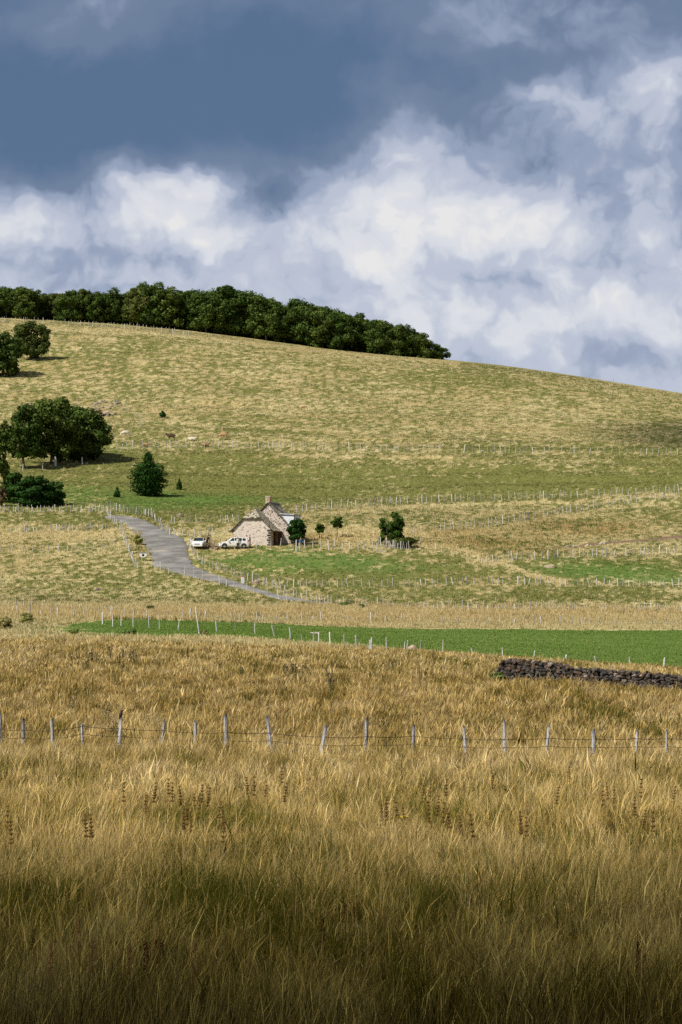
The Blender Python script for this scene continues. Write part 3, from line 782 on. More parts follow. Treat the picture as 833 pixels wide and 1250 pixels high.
fence('wire_fence', 'yard fence of pale posts just in front of the cottage and round tree', [(271,668,7),(294,670,8),(313,670,10),(331,670,10),(342.5,667,10),(353,669,9),(366,672,9),(373,669,10),(382,670,10),(392,671,10),(401,671,11),(409,670,13),(418,671,9),(427,671,10),(438,671,10),(445,670,10),(449,670,9),(456,671,9),(460,674,11),(467,675,10),(472,675,10)], tilt=5, group=GRP)
fence('wire_fence', 'cluster of pale posts under the multi stemmed tree', poly_along([(462,666),(478,669),(490,671),(501,671)], 3.0, .35)+[(514,663,7),(532,671,8),(539,672,7)], 1.15, .2, 5, (.5,), group=GRP)
fence('wire_fence', 'pale posts above the lush green hollow at the right edge', poly_along([(583,688),(600,687),(620,684),(665,683),(700,680),(745,679.5),(780,678),(833,675),(860,673)], 7.0, .5), 1.15, .25, 5, group=GRP)
fence('wire_fence', 'row of white posts along the hill brow under the dark wood', poly_along([(0,393.8),(58,395.5),(100,398),(130,400.5),(160,402),(182,404),(205,407),(232,411)], 4.0, .4), 1.7, .2, 4, (.6,), group=GRP)
fence('wire_fence', 'widely spaced tiny posts on the bare right skyline', [(630,454,4),(662,456.5,5),(690,458.5,5),(733,464,4),(749,467,4),(790,474,4),(829,482,4)], tilt=3, group=GRP, wires=())
fence('wire_fence', 'braced posts around the stone ruin on the hillside', [(94,500,13),(121,494,7),(155,502,14),(165,511,9),(172,520,16),(146,520,7),(127,523,6)], tilt=2, wires=(), group=GRP)

# thick lone posts and oddments
def lone(name, label, px, py, hpx, wide, mat_me, cat='post', tilt=0, group=None):
    p = at(px, py); o = meshobj(name, mat_me); o.location = p; o.scale = (wide, wide, hpx*p.y/F); o.rotation_euler = (0, R(tilt), random.uniform(0, 6))
    return tag(o, label, cat, group)
WHITE_POST = post_mesh('white_post', 91, .10, M['concrete'], 8, .02)
lone('gate_post', 'stout white post in the yard fence beside the round tree', 362, 673, 14, 1.0, WHITE_POST, 'post')
lone('tree_stump', 'pale bare stump standing under the big tree clump', 67.5, 569, 11, 1.9, WHITE_POST, 'stump', 4)
lone('tree_stump', 'slim white stump at the right foot of the big tree clump', 100.5, 567, 9, 1.3, WHITE_POST, 'stump', -4)
for x, y, h, lab in ((28, 575, 9, 'short grey post left of the stumps below the big trees'), (52, 573, 9, 'forked pale stick near the willow bush and big trees'), (24, 652, 5, None)):
    if lab: lone('wooden_post', lab, x, y, h, .9, FAR_POSTS[4], 'post', random.uniform(-8, 8))

# kilometre marker
def marker():
    p = at(296.5, 711.5); s = p.y/F
    root = empty('kilometre_marker', p, .2, 'white kilometre stone with red cap beside the lane', 'marker')
    b = MB(); b.prism([(-.20, -.2), (.20, -.2), (.20, .74), (-.20, .74)], -.13, .13); b.build('stone', M['white_board'], root)
    c = MB(); c.prism([(-.203, .744)]+[(.203*math.cos(t), .744+.13*math.sin(t)) for t in [math.pi-k*math.pi/8 for k in range(9)]][1:-1]+[(.203, .744)], -.132, .132); c.build('cap', M['red'], root)
marker()
# white half-round box beside the lane
def roadside_box():
    p = at(175, 685)
    root = empty('roadside_box', p, .05, 'white half round box with a black round hole beside the lane', 'box')
    b = MB(); out = [(-.50, 1.12), (.50, 1.12)] + [(.50*math.cos(t), .92-.42*math.sin(t)) for t in [k*math.pi/10 for k in range(11)]]
    b.prism(out, -.30, .30); b.build('body', M['white_board'], root)
    h = MB(); h.prism([(.17*math.cos(t), .80+.17*math.sin(t)) for t in [k*2*math.pi/16 for k in range(16)]], -.312, -.29); h.build('opening', M['hole'], root)
    l = MB(); l.box((0, 0, 1.17), (1.16, .74, .09)); l.build('lid', M['tin'], root)
    for s in (-1, 1):
        g = MB(); g.tube([(s*.22, 0, -.2), (s*.22, 0, .58)], .045, 7); g.build('leg', M['post'], root)
roadside_box()
# post-and-rail frame by the hay field
def frame():
    p = at(386, 787); root = empty('rail_barrier', p, 0, 'small H shaped post and rail barrier in front of the hay field', 'barrier')
    for x in (-.18, .2):
        b = MB(); b.tube([(x, 0, -.2), (x+.01, 0, .45), (x, 0, .92)], [.055, .05, .05], 7); b.build('post', M['post'], root)
    b = MB(); b.tube([(-.42, .02, .86), (.26, .02, .84)], .04, 6); b.build('rail', M['post'], root)
frame()

# bird on the fifth post
def skin(name, verts, edges, radii, mats, sub=1, matfn=None):
    me = bpy.data.meshes.new(name+'_net'); me.from_pydata([tuple(v) for v in verts], edges, [])
    o = bpy.data.objects.new(name+'_net', me); COL.objects.link(o)
    sm = o.modifiers.new('skin', 'SKIN'); sm.use_smooth_shade = True
    for i, r in enumerate(radii):
        d = me.skin_vertices[0].data[i]; d.radius = (r, r) if not hasattr(r, '__len__') else r
        d.use_root = (i == 0)
    s = o.modifiers.new('sub', 'SUBSURF'); s.levels = sub; s.render_levels = sub
    bpy.context.view_layer.update()
    dg = bpy.context.evaluated_depsgraph_get()
    out = bpy.data.meshes.new_from_object(o.evaluated_get(dg)); out.name = name
    bpy.data.objects.remove(o); bpy.data.meshes.remove(me)
    out.materials.clear()
    for m in mats: out.materials.append(m)
    if matfn:
        for f in out.polygons: f.material_index = matfn(f.center)
    out.polygons.foreach_set('use_smooth', [True]*len(out.polygons))
    return out
def bird():
    p, h, dx = NP[5]
    me = skin('bird', [(0,0,.10),(0.02,0,.17),(0.045,0,.235),(0.085,0,.232),(-.03,0,.03),(-.06,0,-.07),(.02,.02,.05),(.025,.02,0),(.02,-.02,.05),(.025,-.02,0)],
              [(0,1),(1,2),(2,3),(0,4),(4,5),(0,6),(6,7),(0,8),(8,9)], [.058,.052,.036,.008,.035,.016,.018,.008,.018,.008], [M['feather'], M['muzzle']], 2, lambda c: 1 if c.x > .075 else 0)
    o = meshobj('bird', me); o.location = p + Vector((dx+.015, -.01, h-.01)); o.rotation_euler = (0, 0, R(-25)); o.scale = (1.15,)*3
    tag(o, 'small dark bird perched on a grey post of the nearest fence', 'bird')
    for s in (1, -1):
        w = MB(); w.poly([(.02, .052*s, .19), (.045, .055*s, .12), (-.03, .05*s, -.03), (-.05, .03*s, -.04), (-.035, .058*s, .10)]); w.build('wing', M['feather'], o)
bird()

# ------------------------------------------------------------------ stones
def stones(specs, name, mat, extra=None):
    """specs: (pos, size3, seed); all in one mesh with a tint per stone"""
    import bmesh
    V, Fq, C = [], [], []
    bm = bmesh.new(); bmesh.ops.create_icosphere(bm, subdivisions=2, radius=1); bm.verts.ensure_lookup_table()
    bv = np.array([v.co[:] for v in bm.verts]); bf = np.array([[v.index for v in f.verts] for f in bm.faces]); bm.free()
    for k, (p, s, tint) in enumerate(specs):
        r = np.random.default_rng(k*7+3)
        q = bv.copy()
        for _ in range(7):              # random flats make it blocky
            d = r.normal(size=3); d /= np.linalg.norm(d); c = r.uniform(.50, .82)
            dd = q@d; q -= np.where(dd > c, dd-c, 0)[:, None]*d
        q *= np.array(s)
        e = np.array(Euler((r.uniform(-.5, .5), r.uniform(-.5, .5), r.uniform(0, 6.28))).to_matrix()); q = q@e.T + np.array(p)
        Fq.append(bf+len(bv)*k); V.append(q); C.append(np.repeat([tint], len(bv), 0))
    me = np_mesh(name, np.concatenate(V), None, np.concatenate(Fq), [mat], False, {'Col': np.concatenate(C)})
    return me
def tint(r, lo=.6, hi=1.6, warm=.12):
    b = r.uniform(lo, hi); w = r.uniform(-warm, warm); return (b*(1+w), b, b*(1-w))
def dry_wall():
    r = random.Random(5); sp = []
    A = at(611, 832); B = at(833, 845); B = A + (B-A)*1.25
    L = (B-A).length; ux = (B-A).normalized(); nx = Vector((-ux.y, ux.x, 0)).normalized()
    org = A.copy()
    for face in (-1, 1, 0):
        s = 0.
        while s < L:
            fr = s/L; px_ = 611+222*fr*1.25
            Htot = float(np.interp(px_, [611, 618, 650, 690, 700, 760, 833, 900], [.80, 1.12, 1.14, 1.0, .84, .78, .72, .7]))
            wtop = .24; wbot = .42
            z = -.05; st = r.uniform(.20, .34); lastw = st
            while z < Htot:
                hh = r.uniform(.13, .25)
                if z+hh*.5 > Htot+.06: break
                wd = (wbot+(wtop-wbot)*z/1.1)*(1 if face else .0)
                p = A + ux*(s+r.uniform(-.07, .07)) + nx*(face*wd*.62+r.uniform(-.04, .04)); g = ground(p.x, p.y)
                loc = Vector((p.x, p.y, g+z+hh*.5)) - org
                t_ = tint(r, .55, 1.5, .12)
                if r.random() < .05: t_ = (3.4, 3.3, 3.1)
                elif r.random() < .10: t_ = (1.5, 1.15, .95)
                sp.append((loc, (st*.62*r.uniform(.85, 1.15), r.uniform(.13, .2), hh*.62), t_))
                z += hh*.86
            s += st*.98
    me = stones(sp, 'dry_stone_wall', M['basalt']); o = meshobj('dry_stone_wall', me); o.location = org
    tag(o, 'low dark brown dry stone wall at the right of the golden meadow', 'stone wall')
dry_wall()
def boulder(label, px, py, w, d, h, mat, tnt=(1, 1, 1), rot=(0, 0, 0), name='boulder'):
    p = at(px, py); me = stones([((0, 0, 0), (w, d, h), tnt)], name, mat); o = meshobj(name, me); o.location = p + Vector((0, 0, h*.35)); o.rotation_euler = rot
    tag(o, label, 'boulder')
boulder('pinkish rounded boulder at the front edge of the hay field', 502, 796, .50, .4, .40, M['pink_stone'])
boulder('pale tilted slab of rock in the lush green hollow at right', 671, 693, .85, .6, .42, M['rubble'], (1.25, 1.15, .95), (0, R(24), .4))
boulder('dark low rock in the straw slope below the lane', 118, 721, .5, .4, .24, M['rubble'], (.45, .45, .45))
boulder('brown stone at the gate beside the parked cars', 263, 671, .5, .4, .25, M['rubble'], (.8, .7, .6))
boulder('pinkish stone beside the lower lane posts', 312, 713.5, .55, .4, .5, M['pink_stone'], (.8, .8, .85))
boulder('grey stone at the fence behind the lane bend', 219, 631, .6, .4, .45, M['rubble'], (.9, .85, .8))
boulder('grey stone in the straw just behind the hay field at right', 774, 750, .8, .5, .3, M['rubble'], (.65, .6, .55))
boulder('small pale rock in the straw slope left of the lane', 138, 662, .45, .3, .25, M['rubble'], (1, .95, .9))
boulder('reddish stone under the big trees at left', 106, 567, .4, .3, .35, M['pink_stone'], (.9, .9, 1.0))
def ruin():
    r = random.Random(9); org = at(130, 503); sp = []
    for k in range(46):
        x = r.uniform(112, 149); y = r.choice((r.gauss(493, 1.6), r.gauss(498, 3), r.gauss(508, 2)))
        p = at(x, y); s = r.uniform(.25, .6); sp.append((p-org+Vector((0, 0, s*.3)), (s, s*.8, s*.55), tint(r, .6, 1.15, .08)))
    o = meshobj('ruined_wall', stones(sp, 'ruined_wall', M['rubble'])); o.location = org
    tag(o, 'tumbled grey stone ruin on the hillside above the big trees', 'ruin')
    boulder('long pinkish slab lying in the hillside ruin', 126, 506.5, 2.0, 1.2, .55, M['pink_stone'], (.9, .9, .9), (0, 0, .1), 'stone_slab')
    for i in range(14):
        pass
ruin()
def pebbles():
    r = random.Random(4)
    for i, (x, y) in enumerate([(700,668.5),(706,668),(733,664.5),(738,664),(692,668),(716,667)]):
        p = at(x, y); me = stones([((0, 0, 0), (r.uniform(.25, .45), .3, .22), tint(r, 1.0, 1.6))], 'stone', M['rubble']); o = meshobj('stone', me); o.location = p+Vector((0, 0, .1))
        tag(o, 'pale loose stone on the bare earth bank at right', 'stone', 'loose stones on the earth bank')
pebbles()

# ------------------------------------------------------------------ trees
def leaf_cloud(lobes, n, size, cols, seed, shell=.55, flat=.8):
    """lobes: (centre, radii3); returns a mesh of many leaf-sized quads"""
    r = np.random.default_rng(seed)
    vol = np.array([l[1][0]*l[1][1]*l[1][2] for l in lobes])**.75; pr = vol/vol.sum()
    k = r.choice(len(lobes), n, p=pr)
    c = np.array([l[0] for l in lobes])[k]; rad = np.array([l[1] for l in lobes])[k]
    d = r.normal(size=(n, 3)); d /= np.linalg.norm(d, axis=1)[:, None]
    rr = (shell + (1-shell)*r.uniform(0, 1, n))
    # lumpy lobes: push by noise on direction
    lump = 1 + .16*np.sin(d[:, 0]*5+k)*np.sin(d[:, 1]*6+k*1.7)+.12*np.sin(d[:, 2]*9+k)
    p = c + d*rad*(rr*lump)[:, None]
    nrm = d*1.0 + r.normal(size=(n, 3))*.55; nrm[:, 2] += .25; nrm /= np.linalg.norm(nrm, axis=1)[:, None]
    a = np.cross(nrm, r.normal(size=(n, 3))); a /= np.linalg.norm(a, axis=1)[:, None]; b = np.cross(nrm, a)
    s = size*r.uniform(.55, 1.35, n)[:, None]
    V = np.stack([p-a*s, p-b*s*flat+nrm*s*.15, p+a*s, p+b*s*flat+nrm*s*.1], 1).reshape(-1, 3)
    t = r.uniform(0, 1, len(lobes))[k]*.5 + r.uniform(0, 1, n)*.5
    col = pal(t, cols); C = np.repeat(col, 4, 0)
    q = np.arange(n*4).reshape(-1, 4)
    me = np_mesh('crown', V, q, None, [M['leaf']], True, {'Col': C})
    sn = d*1.0 + r.normal(size=(n, 3))*.35; sn /= np.linalg.norm(sn, axis=1)[:, None]
    me.normals_split_custom_set_from_vertices(np.repeat(sn, 4, 0).tolist())
    return me
BEECH = [(.022,.034,.008), (.040,.056,.012), (.064,.082,.019), (.105,.115,.030)]
BEECH_OLIVE = [(.038,.046,.012), (.068,.074,.020), (.115,.115,.034)]
JUNIPER = [(.016,.032,.008), (.026,.050,.011), (.042,.070,.016)]
WILLOW = [(.013,.029,.008), (.024,.047,.011), (.042,.070,.017)]
ASH = [(.020,.038,.008), (.036,.060,.012), (.062,.090,.018)]

def crown_lobes(h, rx, base, seed, n=16, ry=None):
    """uneven broad-leaved crown: lobes spread over an egg-shaped envelope"""
    r = random.Random(seed); ry = ry or rx; out = []; n = int(n*1.7)
    cz = (base+h)/2; hz = (h-base)/2
    out.append(((0, 0, cz-.05*hz), (rx*.62, ry*.62, hz*.66)))
    for i in range(n):
        a = i*2.399+r.uniform(-.5, .5); u = r.uniform(-.8, .92)
        rad = math.sqrt(max(.05, 1-u*u))*r.uniform(.62, .86)
        s = r.uniform(.17, .33)
        if u < -.2: rad = max(rad, .55)
        out.append(((rx*rad*math.cos(a), ry*rad*math.sin(a), cz+hz*u*.84), (rx*s*1.15, ry*s*1.15, hz*s*r.uniform(.6, .85))))
    return out
def trunk_mesh(h, r0, mat, seed, limbs=5, spread=2.5, base=1.5, top=.75):
    r = random.Random(seed); b = MB(); zs = [-.4, 0, h*.15, h*.35, h*.55, h*top]; x = y = 0; pts = []
    for z in zs:
        pts.append((x, y, z)); x += r.uniform(-.03, .03)*h*.5; y += r.uniform(-.03, .03)*h*.5
    b.tube(pts, [r0*1.5, r0*1.2, r0, r0*.8, r0*.55, r0*.2], 8)
    for i in range(limbs):
        z = r.uniform(base, h*.6); a = r.uniform(0, 6.28); s = spread*r.uniform(.5, 1); f = z/(h*top)
        o = (pts[2][0]*(1-f)+pts[-1][0]*f, pts[2][1]*(1-f)+pts[-1][1]*f, z)
        b.tube([o, (o[0]+s*.5*math.cos(a), o[1]+s*.5*math.sin(a), z+s*.4), (o[0]+s*math.cos(a), o[1]+s*math.sin(a), z+s*1.0)], [r0*.45, r0*.3, r0*.1], 6)
    return b.mesh('trunk', mat)
def tree_from(name, label, cat, loc, trunk_me, crown_me, scale=(1, 1, 1), rz=0., group=None):
    root = empty(name, loc, rz, label, cat, group); root.scale = scale
    meshobj('trunk', trunk_me, root); meshobj('crown', crown_me, root)
    return root

# the wood on the crest: eight tree models, copied
WOOD = []
for s in range(8):
    pal_ = BEECH if s % 4 else BEECH_OLIVE
    WOOD.append((trunk_mesh(13, .26, M['bark'], 100+s, 6, 2.8, 3.5), leaf_cloud(crown_lobes(14, 5.2, -1.0, 200+s, 18), 7000, .30, pal_, 300+s)))
EDGE = [(trunk_mesh(13, .24, M['bark'], 140+s, 5, 2.5, 3), leaf_cloud(crown_lobes(14, 5.6, -1.8, 240+s, 20), 7000, .30, BEECH, 340+s)) for s in range(3)]
TOPX = [-80, 0, 30, 60, 100, 150, 180, 205, 240, 290, 320, 340, 360, 390, 420, 470, 510, 535, 545]
TOPY = [343, 343, 347, 354, 349, 351, 341, 347, 349, 344, 352, 366, 360, 366, 376, 387, 398, 414, 424]
BASX = [-80, 0, 208, 416, 560]; BASY = [384, 390, 404, 428.5, 440]
def wood():
    r = random.Random(21); first = {}
    x = -70; row = 0; cnt = 0
    specs = []
    while x < 541: specs.append((x, 0)); x += r.uniform(7.2, 11.5)
    x = -64
    while x < 512: specs.append((x, 1)); x += r.uniform(9, 14)
    x = -70
    while x < 490: specs.append((x, 2)); x += r.uniform(12, 17)
    for x, row in specs:
        by = np.interp(x, BASX, BASY)
        Dw = 866 + r.uniform(-6, 8) + row*17
        X = (x-416.5)/F*Dw*1.0
        z = ground(X, Dw)
        _, py = to_px(np.array([X]), np.array([Dw]), np.array([z])); py = float(py[0])
        ty = np.interp(x, TOPX, TOPY) + r.uniform(-2, 5) + row*2.5
        h = max(3.2, (py-ty)*Dw/F)
        sz = h/14; sx = float(np.clip(sz*r.uniform(.95, 1.2), .62, 1.25))
        right = x > 525
        src = r.choice(EDGE) if (x > 330 and r.random() < .8) or row >= 1 else r.choice(WOOD)
        lab = 'dark beech of the dense wood along the hill crest'
        if right: lab = 'low rounded tree at the right end of the crest wood'; 
        grp = 'trees of the wood on the hill crest'
        tree_from('beech_tree', lab, 'tree', (X, Dw, z-.5), src[0], src[1], (sx, sx, sz), r.uniform(0, 6.28), grp)
wood()

def big_tree(name, label, px, base_y, top_y, wpx, seed, cols, low=.1, n=9000, leaf=.26, lobes=22, bark='bark_dark', group=None, tr=.22):
    p = at(px, base_y); s = p.y/F; h = (base_y-top_y)*s; rx = wpx*s/2
    return tree_from(name, label, 'tree', p, trunk_mesh(h*.92, tr, M[bark], seed, 7, rx*.6, h*max(low, .12), .8),
                     leaf_cloud(crown_lobes(h, rx*1.02, h*low, seed+1, lobes), n, leaf, cols, seed+2), group=group)
random.seed(77)
G1 = 'broadleaved trees of the big clump at left'
big_tree('beech_tree', 'tallest domed tree in the middle of the big dark clump at left', 63, 566, 481, 70, 400, BEECH, -.06, 12000, .24, 26, group=G1)
big_tree('beech_tree', 'lower spreading tree on the right flank of the big dark clump', 106, 563, 495, 62, 410, BEECH, -.06, 10000, .24, 24, group=G1)
big_tree('beech_tree', 'loose tree on the left flank of the big dark clump', 30, 572, 489, 42, 420, BEECH, -.03, 6000, .23, 20, group=G1)
big_tree('beech_tree', 'squat tree filling the back of the big dark clump', 84, 560, 490, 66, 430, BEECH, -.06, 9000, .25, 24, group=G1)
big_tree('beech_tree', 'dark tree cut by the left frame edge beside the big clump', -2, 590, 505, 36, 440, BEECH, -.06, 6000, .24, 20, group=G1)
big_tree('beech_tree', 'round lone tree high on the hill below the wood', 38, 438, 387.5, 46, 450, BEECH_OLIVE, -.10, 8000, .28, 22)
big_tree('beech_tree', 'dark tree on the upper left hill cut by the frame edge', 4, 459, 403, 46, 460, BEECH, -.12, 8000, .28, 22)
def shrub(name, label, px, by, ty, wpx, seed, cols, n=5000, leaf=.18, lobes=14, cat='shrub', low=0., ry=None, group=None, stems=5):
    p = at(px, by); s = p.y/F; h = (by-ty)*s; rx = wpx*s/2
    b = MB(); r = random.Random(seed)
    for i in range(stems):
        a = r.uniform(0, 6.28); b.tube([(.08*math.cos(a), .08*math.sin(a), -.2), (rx*.25*math.cos(a), rx*.25*math.sin(a), h*.4), (rx*.45*math.cos(a), rx*.45*math.sin(a), h*.75)], [.07, .05, .02], 6)
    root = empty(name, p, 0, label, cat, group)
    meshobj('trunk', b.mesh('trunk', M['bark_dark']), root)
    meshobj('crown', leaf_cloud(crown_lobes(h, rx, h*low-.1, seed+1, lobes, ry), n, leaf, cols, seed+2), root)
    return root
G2 = 'rounded willow bushes at the left'
shrub('willow_bush', 'left lobe of the dark green willow bushes at far left', 20, 614, 576, 40, 500, WILLOW, 6000, .19, 16, low=-.15, group=G2)
shrub('willow_bush', 'largest middle mound of the dark green willow bushes at left', 42, 618, 578, 46, 510, WILLOW, 7000, .19, 18, low=-.15, group=G2)
shrub('willow_bush', 'right low mound of the dark green willow bushes at left', 66, 616, 586, 30, 520, WILLOW, 4500, .18, 14, low=-.15, group=G2)
shrub('bramble_bush', 'brown low scrub at the left frame edge beside the willow', 2, 618, 590, 16, 525, [(.05,.035,.02), (.08,.055,.03), (.06,.06,.025)], 1500, .17, 8)
def juniper(label, px, by, ty, wpx, seed, n, neck=True):
    p = at(px, by); s = p.y/F; h = (by-ty)*s; rx = wpx*s/2; r = random.Random(seed); L = []
    for i in range(44):
        u = (i+.5)/44; z = h*(.05+.90*u)
        env = np.interp(u, [0, .15, .35, .55, .68, .75, .92, 1], [.85, 1.05, 1.16, 1.14, .95, .38, .33, .2] if neck else [.9, 1, .9, .7, .5, .36, .22, .08])
        a = i*2.4; rr = rx*env*.55
        L.append(((rr*math.cos(a), rr*math.sin(a), z), (rx*env*.44, rx*env*.44, h*.075)))
        if i % 2: L.append(((0, 0, z), (rx*env*.6, rx*env*.6, h*.1)))
    b = MB(); b.tube([(0, 0, -.2), (0, 0, h*.5), (0, 0, h*.9)], [.2, .12, .03], 7)
    root = empty('juniper', p, 0, label, 'juniper')
    meshobj('trunk', b.mesh('trunk', M['bark_dark']), root); meshobj('crown', leaf_cloud(L, n, .16, JUNIPER, seed, .5), root)
juniper('large dark juniper with a narrow top on the green slope', 181, 605.5, 550, 46, 530, 10000)
juniper('tiny dark juniper left of the large one', 143, 607, 594, 9, 540, 900, False)
juniper('small pointed juniper right of the large one', 219, 597.5, 584, 8, 545, 900, False)
shrub('bush', 'dark small bush alone on the upper grazed slope among the cattle', 199, 510, 501, 9, 548, JUNIPER, 900, .16, 6)
# trees round the cottage
def yard_tree(name, label, px, by, ty, wpx, low, seed, cols, n, leaf, lobes, tr=.12):
    p = at(px, by); s = p.y/F; h = (by-ty)*s; rx = wpx*s/2
    tree_from(name, label, 'tree', p, trunk_mesh(h*.8, tr, M['bark_dark'], seed, 6, rx*.6, h*.3, .8), leaf_cloud(crown_lobes(h, rx, h*low, seed+1, lobes), n, leaf, cols, seed+2))
yard_tree('ash_tree', 'compact round dark tree against the right side of the cottage', 361.5, 665.5, 632.5, 25, .10, 560, WILLOW, 6000, .15, 18)
yard_tree('sapling', 'smallest round sapling right of the cottage tree', 390.5, 658, 638.5, 12, .32, 570, ASH, 1500, .13, 9, .06)
yard_tree('sapling', 'sapling with a pointed top between the two larger trees', 411.5, 656, 629, 16, .36, 580, ASH, 1800, .13, 9, .06)
def multi():
    p = at(478, 665); s = p.y/F; r = random.Random(590); L = []
    for cx, w, t, nb in ((-9, 9, 31, 4), (0, 11, 26, 5), (6, 11, 38, 6), (11, 9, 33, 5), (-12, 7, 25, 3), (3, 14, 22, 4)):
        for k in range(nb):
            z = (8+(t-10)*k/max(1, nb-1))*s
            L.append(((cx*s+r.uniform(-2, 2)*s, r.uniform(-5, 5)*s, z), (w*s*.42, w*s*.42, 4.5*s)))
    b = MB()
    for i in range(6):
        a = r.uniform(0, 6.28); b.tube([(.1*math.cos(a), .1*math.sin(a), -.2), (.8*math.cos(a), .6*math.sin(a), 1.6), (1.2*math.cos(a), .8*math.sin(a), 3.2)], [.09, .07, .03], 6)
    root = empty('ash_tree', p, 0, 'multi stemmed fresh green tree behind the yard fence', 'tree')
    meshobj('trunk', b.mesh('trunk', M['bark_dark']), root); meshobj('crown', leaf_cloud(L, 6500, .15, ASH, 595, .4), root)
multi()
shrub('bush', 'low olive hedge bush right of the multi stemmed tree', 494, 668, 655, 34, 600, [(.055,.06,.015), (.085,.085,.02), (.12,.105,.03)], 3500, .14, 14)
shrub('bush', 'dark bush in the straw behind the left end of the hay field', 184, 746, 739.5, 11, 610, [(.05,.055,.018), (.09,.09,.03)], 1400, .12, 8)
shrub('bush', 'green bush on the verge left of the lane', 168.5, 665, 653, 12, 620, [(.12,.13,.035), (.19,.18,.05), (.27,.23,.08)], 1300, .13, 8)
shrub('bush', 'tall weedy scrub at the left end of the hay field', 33, 762, 748, 22, 630, [(.10,.10,.035), (.16,.15,.05), (.24,.20,.08)], 1500, .10, 9)
shrub('bush', 'weedy scrub clump at the left frame edge behind the meadow', 6, 768, 752, 18, 640, [(.11,.10,.04), (.17,.14,.055), (.25,.19,.09)], 1300, .10, 9)
shrub('bush', 'dark scrub in the rough strip before the hay field at left', 90, 774, 768, 15, 650, [(.07,.09,.028), (.12,.14,.04)], 900, .09, 7)
shrub('bush', 'dark green clump in the rough strip before the hay field under a tall post', 158, 774, 768, 20, 655, [(.07,.09,.028), (.11,.15,.04)], 1200, .09, 8)
shrub('bush', 'olive clump beside a tall post at the front of the hay field', 249, 775, 768, 11, 660, [(.12,.11,.04), (.2,.17,.07)], 900, .08, 7)
shrub('bush', 'green sedge clump at the left end of the dry stone wall', 607, 834, 819, 22, 665, [(.05,.07,.02), (.085,.10,.03), (.13,.14,.05)], 1200, .07, 9)
shrub('bush', 'dark hedge bush against the lower lane rails', 421, 740, 735, 18, 670, [(.05,.07,.018), (.09,.11,.03)], 1100, .11, 8)
shrub('bush', 'second dark hedge bush nearer the end of the lane', 442, 742, 737.5, 11, 672, [(.05,.07,.018), (.09,.11,.03)], 900, .11, 7)

